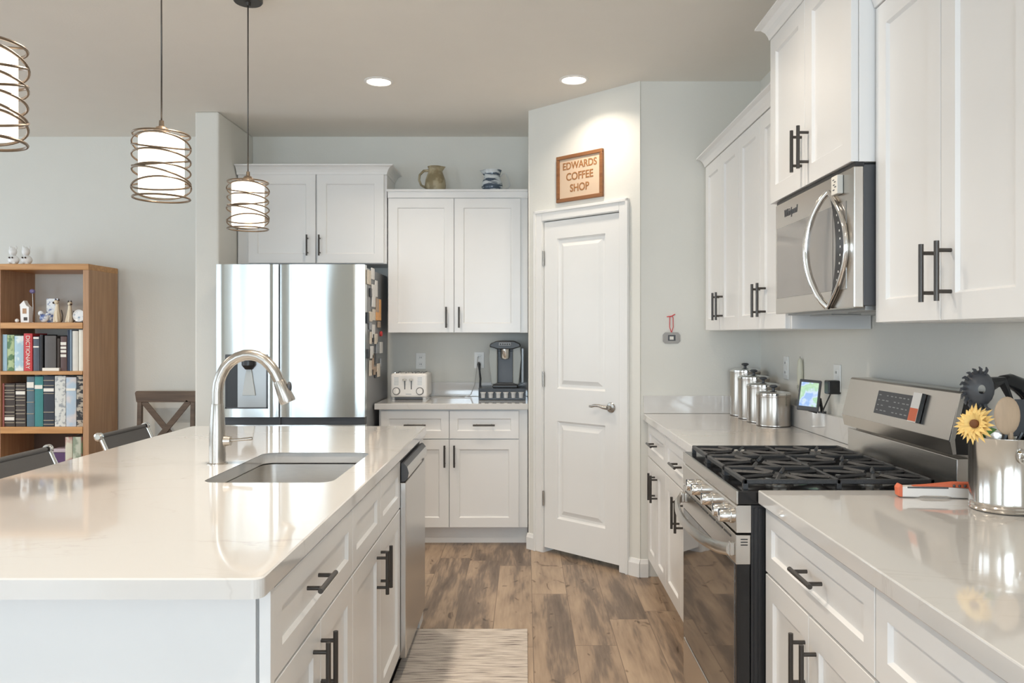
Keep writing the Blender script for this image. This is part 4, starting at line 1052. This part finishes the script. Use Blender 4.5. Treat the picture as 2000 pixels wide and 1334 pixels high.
# ---------------------------------------------------------------- wooden X-back chair
t = thing('dining_chair', 'brown wooden X-back chair by the wall, left of the pier', 'chair', (-2.50, 5.545, 0))
for s in (-1, 1):
    b = B(); prism(b, [(0.012, 0), (.045, 0), (.03, .45), (.040, .955), (.012, .955), (-.004, .45)], 'x', s*.185-.015, s*.185+.015, .003); obj('back_post', b, 'walnut', t)
    b = B(); bx(b, s*.185-.018, s*.185+.018, -.42, -.384, 0, .44, .003); obj('front_leg', b, 'walnut', t)
b = B(); prism(b, [(-.205, .885), (.205, .885), (.215, .95), (.205, .962), (-.205, .962), (-.215, .95)], 'y', .006, .032, .003); obj('top_rail', b, 'walnut', t)
for s in (-1, 1):
    b = B(); a = Vector((-s*.16, 0, .890)); c = Vector((s*.16, 0, .50)); d = (c-a).normalized(); nrm = Vector((d.z, 0, -d.x))*.020
    prism(b, [((a+nrm).x, (a+nrm).z), ((c+nrm).x, (c+nrm).z), ((c-nrm).x, (c-nrm).z), ((a-nrm).x, (a-nrm).z)], 'y', .010+s*.004, .022+s*.004, .002); obj('cross_brace', b, 'walnut', t)
b = B(); bx(b, -.17, .17, .008, .030, .50, .545, .002); obj('lower_rail', b, 'walnut', t)
b = B(); bx(b, -.215, .215, -.43, .01, .44, .47, .008); obj('seat', b, 'walnut', t)

# ---------------------------------------------------------------- bookcase with its contents
BX0, BX1, BY0, BY1 = -3.538, -2.9085, 5.319, 5.70
t = thing('bookcase', 'honey oak bookcase against the wall at the left', 'bookcase', (BX0, BY0, 0))
Wb = BX1-BX0; Db = BY1-BY0
for x in (0, Wb-.040):
    b = B(); bx(b, x, x+.040, .004, Db, 0, 1.79, .002); obj('side_panel', b, 'oak', t)
b = B(); bx(b, -.002, Wb+.002, -.004, Db, 1.786, 1.826, .004); obj('top_board', b, 'oak_h', t)
for (z, th) in ((1.435, .040), (1.111, .024), (.7393, .044), (.40, .03), (.10, .04)):
    b = B(); bx(b, .041, Wb-.041, .0, Db-.004, z-th, z, .002); obj('shelf', b, 'oak_h', t)
b = B(); bx(b, .041, Wb-.041, Db-.012, Db-.005, .11, .69); obj('back_panel', b, mat('dark_back_board', (.10, .055, .035), .7), t)
def bkx(px): return -2.9085-(161-px)/293.3-.04*0 - (173-161)/293.3
def zpx(py): return 1.353-(py-654)/293.3
def solid(n, c, r=.55, var=.08): return mat(n, c, r, var=var, vscale=30)
def book(px0, px1, top, bot, m, label, band=None, bandm='paper', ridges=None, depth=.17, setb=.02, cap=None, grp='books in the oak bookcase'):
    x0, x1 = bkx(px0)+.0006, bkx(px1)-.0006; z0 = bot; z1 = zpx(top); y0 = BY0+setb
    b = B()
    # spine (rounded) with two boards
    n = 6; poly = []
    for i in range(n+1):
        u = i/n; poly.append((x0+(x1-x0)*u, y0+.004*(2*u-1)**2))
    poly += [(x1, y0+depth), (x1-.003, y0+depth), (x1-.003, y0+.008), (x0+.003, y0+.008), (x0+.003, y0+depth), (x0, y0+depth)]
    prism(b, poly, 'z', z0+.0006, z1)
    o = tag(obj('book', b, m), label, 'book', grp)
    b = B(); bx(b, x0+.0034, x1-.0034, y0+.010, y0+depth-.004, z0+.003, z1-.004); obj('pages', b, 'paper', o)
    if band:
        b = B()
        for (p0, p1) in band: bx(b, x0+.002, x1-.002, y0-.0012, y0+.006, zpx(p1), zpx(p0))
        obj('spine_label', b, bandm, o)
    if ridges:
        b = B()
        for p in ridges: bx(b, x0+.001, x1-.001, y0-.0022, y0+.006, zpx(p)-.0025, zpx(p)+.0025, .001, 1)
        obj('spine_ridges', b, ridges_m, o)
    return o
def v(y): return 640+y/5.131
def h(x): return x/5.131
ridges_m = mat('gilt_band', (.38, .33, .25), .5)
S2, S3, S4 = 1.111, .7393, .40
book(.5, h(48), v(68), S2, solid('cover_light_blue', (.36, .55, .68)), 'light blue book at the left end of the upper book row')
book(h(49), h(120), v(72), S2, patterned('cover_green', (.10, .20, .09), (.42, .52, .28), 25, .5), 'green patterned book in the upper row beside the light blue one')
book(h(122), h(214), v(82), S2, patterned('cover_pale_blue', (.38, .55, .64), (.72, .78, .76), 18, .5), 'pale blue and white book between the green and red books')
rb = book(h(216), h(303), v(58), S2, solid('cover_red', (.55, .045, .05)), 'bright red book in the upper row')
text('spine_text', 'DICTIONARY', .038, Matrix.Translation(((bkx(h(216))+bkx(h(303)))/2, BY0+.0195, (zpx(v(58))+S2)/2)) @ Matrix.Rotation(PI/2, 4, 'Y') @ FRONT, 'paper', rb, .0008, .98)
book(h(312), h(374), v(88), S2, solid('cover_slate', (.075, .09, .12)), 'slate book with a pale label right of the red book', [(v(185), v(200)), (v(95), v(112))])
book(h(377), h(410), v(70), S2, solid('cover_black', (.015, .014, .016)), 'thin black book right of the slate book')
b = B(); bx(b, bkx(h(413)), bkx(h(582)), BY0+.010, BY0+.16, S2+.0005, zpx(v(404)), .002); tag(obj('book', b, 'paper'), 'white book lying flat under the dark grey album', 'book', 'books in the oak bookcase')
book(h(432), h(546), v(80), zpx(v(404)), solid('cover_dark_grey', (.095, .085, .08), .5), 'dark grey album standing on the flat white book', setb=.014)
book(h(551), h(581), v(108), zpx(v(404)), solid('cover_dark_brown', (.045, .03, .022)), 'narrow dark brown book right of the grey album', setb=.02)
book(h(586), h(650), v(88), S2, solid('cover_maroon', (.10, .055, .05)), 'maroon book with white spine lettering in the upper row', [(v(145), v(175)), (v(190), v(212)), (v(225), v(250)), (v(268), v(295))])
book(h(655), h(676), v(22), S2, solid('cover_navy', (.03, .045, .085)), 'thin navy book left of the grey-blue one')
book(h(678), h(702), v(20), S2, solid('cover_steel_blue', (.20, .27, .35)), 'thin grey-blue book left of the cream books')
book(h(706), h(764), v(32), S2, solid('cover_cream_grey', (.66, .64, .58)), 'cream book, left one of the two at the right end of the upper row')
book(h(769), h(814), v(20), S2, solid('cover_cream', (.78, .75, .66)), 'cream book at the right end of the upper row')
book(.3, h(20), v(560), S3, solid('cover_pinkish', (.38, .13, .12)), 'reddish book at the left edge of the lower book row')
for (a, c, tp, lb, bd, rd) in ((24, 128, 562, 'dark brown ribbed volume with its white label low on the spine', [(v(900), v(932))], [585, 630, 655, 690, 720, 790, 850, 885, 955]),
                               (136, 236, 560, 'dark brown ribbed volume with its white label high on the spine', [(v(640), v(672))], [585, 620, 700, 730, 780, 830, 865, 920, 955])):
    book(h(a), h(c), v(tp), S3, solid('cover_brown', (.055, .04, .033)), lb, bd, 'paper', [v(k) for k in rd])
book(h(246), h(323), v(492), S3, solid('cover_slate_teal', (.085, .145, .18)), 'slate teal ribbed volume with a white label, left of the bright teal one', [(v(548), v(605))], 'paper', [v(k) for k in (632, 750, 866)])
book(h(326), h(411), v(490), S3, solid('cover_teal', (.045, .22, .22)), 'bright teal volume with a white label in the lower row', [(v(577), v(615))])
book(h(415), h(524), v(485), S3, solid('cover_navy_black', (.028, .035, .05)), 'navy ribbed volume with a white label right of the teal one', [(v(610), v(642))], 'paper', [v(k) for k in (530, 582, 662, 850, 932, 972)])
book(h(528), h(638), v(485), S3, patterned('cover_speckled', (.32, .34, .36), (.66, .67, .64), 45, .6, (.36, .48)), 'speckled pale grey album in the lower row')
book(h(642), h(744), v(498), S3, patterned('cover_pastel', (.42, .52, .62), (.68, .60, .57), 8, .5, (.42, .55)), 'pastel blue and pink book right of the speckled album', [(v(610), v(635))])
book(h(748), h(814), v(485), S3, patterned('cover_mosaic', (.02, .018, .02), (.46, .40, .32), 22, .5, (.48, .56), (1, 1, 2)), 'black and tan mosaic book at the right end of the lower row')
for (a, c, tp, m, lb) in ((640, 712, 1100, patterned('cover_floral', (.50, .28, .25), (.62, .60, .48), 14, .6), 'floral cream book on the bottom visible shelf, left of the sage one'),
                          (716, 798, 1098, patterned('cover_sage', (.26, .30, .22), (.52, .54, .44), 12, .6), 'sage green book on the bottom visible shelf'),
                          (801, 814, 1100, patterned('cover_rose', (.40, .16, .14), (.22, .30, .18), 16, .6), 'narrow rose and green book at the right end of the bottom visible shelf')):
    book(h(a), h(c), v(tp), S4, m, lb, setb=.012)
b = B(); bx(b, bkx(h(505)), bkx(h(632)), BY0+.03, BY0+.25, S4+.0005, .565, .006); pb = tag(obj('storage_box', b, mat('purple_box', (.10, .05, .13), .35)), 'purple box with a pale lid on the bottom visible shelf', 'box')
b = B(); bx(b, bkx(h(500)), bkx(h(636)), BY0+.025, BY0+.255, .5655, .590, .005); obj('lid', b, mat('mauve_lid', (.50, .42, .46), .35), pb)

def fig(name, label, cat, loc, grp=None): return thing(name, label, cat, loc, 0, grp)
# siamese cat figurines
def cat(px, zsc, label, face):
    t = fig('cat_figurine', label, 'figurine', (bkx(px), BY0+.08, 1.4355), 'ceramic cats on the upper shelf')
    k = zsc
    b = B(); lathe(b, [(.022*k, 0), (.026*k, .015*k), (.022*k, .05*k), (.013*k, .10*k), (.011*k, .125*k)], seg=18); sphere(b, (face*.004, -.004, .138*k), .016*k, 1, 1, .95, 12)
    for s in (-1, 1): tube(b, [(s*.010*k-face*.004, -.022*k, 0.003), (s*.008*k, -.018*k, .05*k), (s*.004, -.008*k, .09*k)], .006*k, 8, radii=[.008*k, .006*k, .005*k])
    obj('cat_body', b, 'siamese', t)
    for s in (-1, 1):
        b = B(); lathe(b, [(.007*k, 0), (.0005, .018*k)], s*.010*k, 0, 8, .148*k); obj('ear', b, 'darkfur', t)
    b = B(); sphere(b, (face*.016*k, -.014*k, .134*k), .008*k, seg=10); obj('muzzle', b, 'darkfur', t)
    b = B(); tube(b, [(.02*k, .01, .006), (.034*k, .0, .012), (.036*k, 0, .05*k), (.028*k, .0, .085*k)], .004, 8); obj('tail', b, 'darkfur', t)
cat(98, 1.0, 'taller cream cat figurine with dark ears on the upper shelf', -1)
cat(123, .92, 'slimmer cream cat figurine with dark ears beside the round plate', 1)
t = fig('ceramic_tile', 'blue and white decorated tile behind the taller cat figurine', 'tile', (bkx(81), BY0+.13, 1.4355))
b = B(); bx(b, -.042, .042, -.006, .006, .0, .165, .002); obj('tile_face', b, 'figblue', t)
t = fig('blue_figurine', 'blue and white rounded ceramic animal in front of the tile', 'figurine', (bkx(76), BY0+.06, 1.4355))
b = B(); sphere(b, (0, 0, .030), .030, 1.0, .7, 1, 16); sphere(b, (-.018, -.008, .062), .018, 1, .9, 1, 12); sphere(b, (.022, 0, .055), .014, 1.6, .6, .7, 12); obj('animal_body', b, 'figblue', t)
t = fig('display_plate', 'small round white and blue plate at the right end of the upper shelf', 'plate', (bkx(144), BY0+.07, 1.4355))
b = B(); lathe(b, [(.014, 0), (.034, .003), (.042, .008), (.040, .010), (.030, .006)], 0, 0, 28, .046, RX); obj('plate', b, patterned('plate_glaze', (.25, .33, .42), (.78, .80, .80), 40, .25, (.36, .46)), t)
b = B(); bx(b, -.025, .025, -.012, .018, 0, .006); obj('easel', b, 'darkfur', t)
t = fig('house_figurine', 'white ceramic house figurine at the left of the upper shelf', 'figurine', (bkx(39), BY0+.07, 1.4355))
b = B(); prism(b, [(-.028, 0), (.028, 0), (.028, .105), (.006, .115), (-.006, .150), (-.036, .120), (-.028, .10)], 'y', -.02, .02, .003); obj('house_body', b, 'ceramic', t)
b = B(); bx(b, -.006, .018, -.0215, -.019, .014, .036); obj('house_window', b, 'darkfur', t)
b = B(); bx(b, -.014, .012, -.0215, -.019, .06, .095); obj('house_roof_window', b, 'oak', t)
b = B(); sphere(b, (bkx(24), BY0+.05, 1.4355+.013), .013, 1, 1, 1.05, 14); tag(obj('small_egg', b, 'ceramic'), 'tiny white egg ornament left of the ceramic house', 'ornament')
t = fig('glass_flower', 'purple glass bloom on a wire stem behind the ceramic house', 'ornament', (bkx(38), BY0+.14, 1.4355))
b = B(); tube(b, [(0, 0, 0), (.004, 0, .1), (0, 0, .2)], .0016, 6); lathe(b, [(.02, 0), (.02, .004)], 0, 0, 16); obj('wire_stem', b, 'chrome', t)
b = B(); sphere(b, (0, 0, .215), .018, 1, 1, .9, 14); obj('bloom', b, mat('purple_glass', (.25, .22, .45), .1), t)
# white ceramic animals on top
def topfig(px, label, sc):
    t = fig('ceramic_cow', label, 'figurine', (bkx(px), BY0+.12, 1.8265), 'white ceramic animals on the bookcase')
    b = B(); sphere(b, (0, 0, .035*sc), .032*sc, 1.15, .9, 1.05, 16); sphere(b, (.0, -.008, .092*sc), .026*sc, 1, .9, 1.25, 16)
    for s in (-1, 1): sphere(b, (s*.020*sc, -.004, .118*sc), .010*sc, .8, .6, 1.5, 10); sphere(b, (s*.018*sc, -.024*sc, .010*sc), .011*sc, 1, 1, .9, 10)
    obj('animal_body', b, 'ceramic', t)
    for s in (-1, 1):
        b = B(); sphere(b, (s*.010*sc, -.030*sc, .050*sc), .006*sc, seg=8); obj('spot', b, 'darkfur', t)
topfig(4, 'white ceramic animal on top of the bookcase at the frame edge', 1.0)
topfig(30, 'white ceramic animal on top of the bookcase, the right one of the pair', 1.0)

# mark names that were only placeholders
print('objects', len(bpy.data.objects))
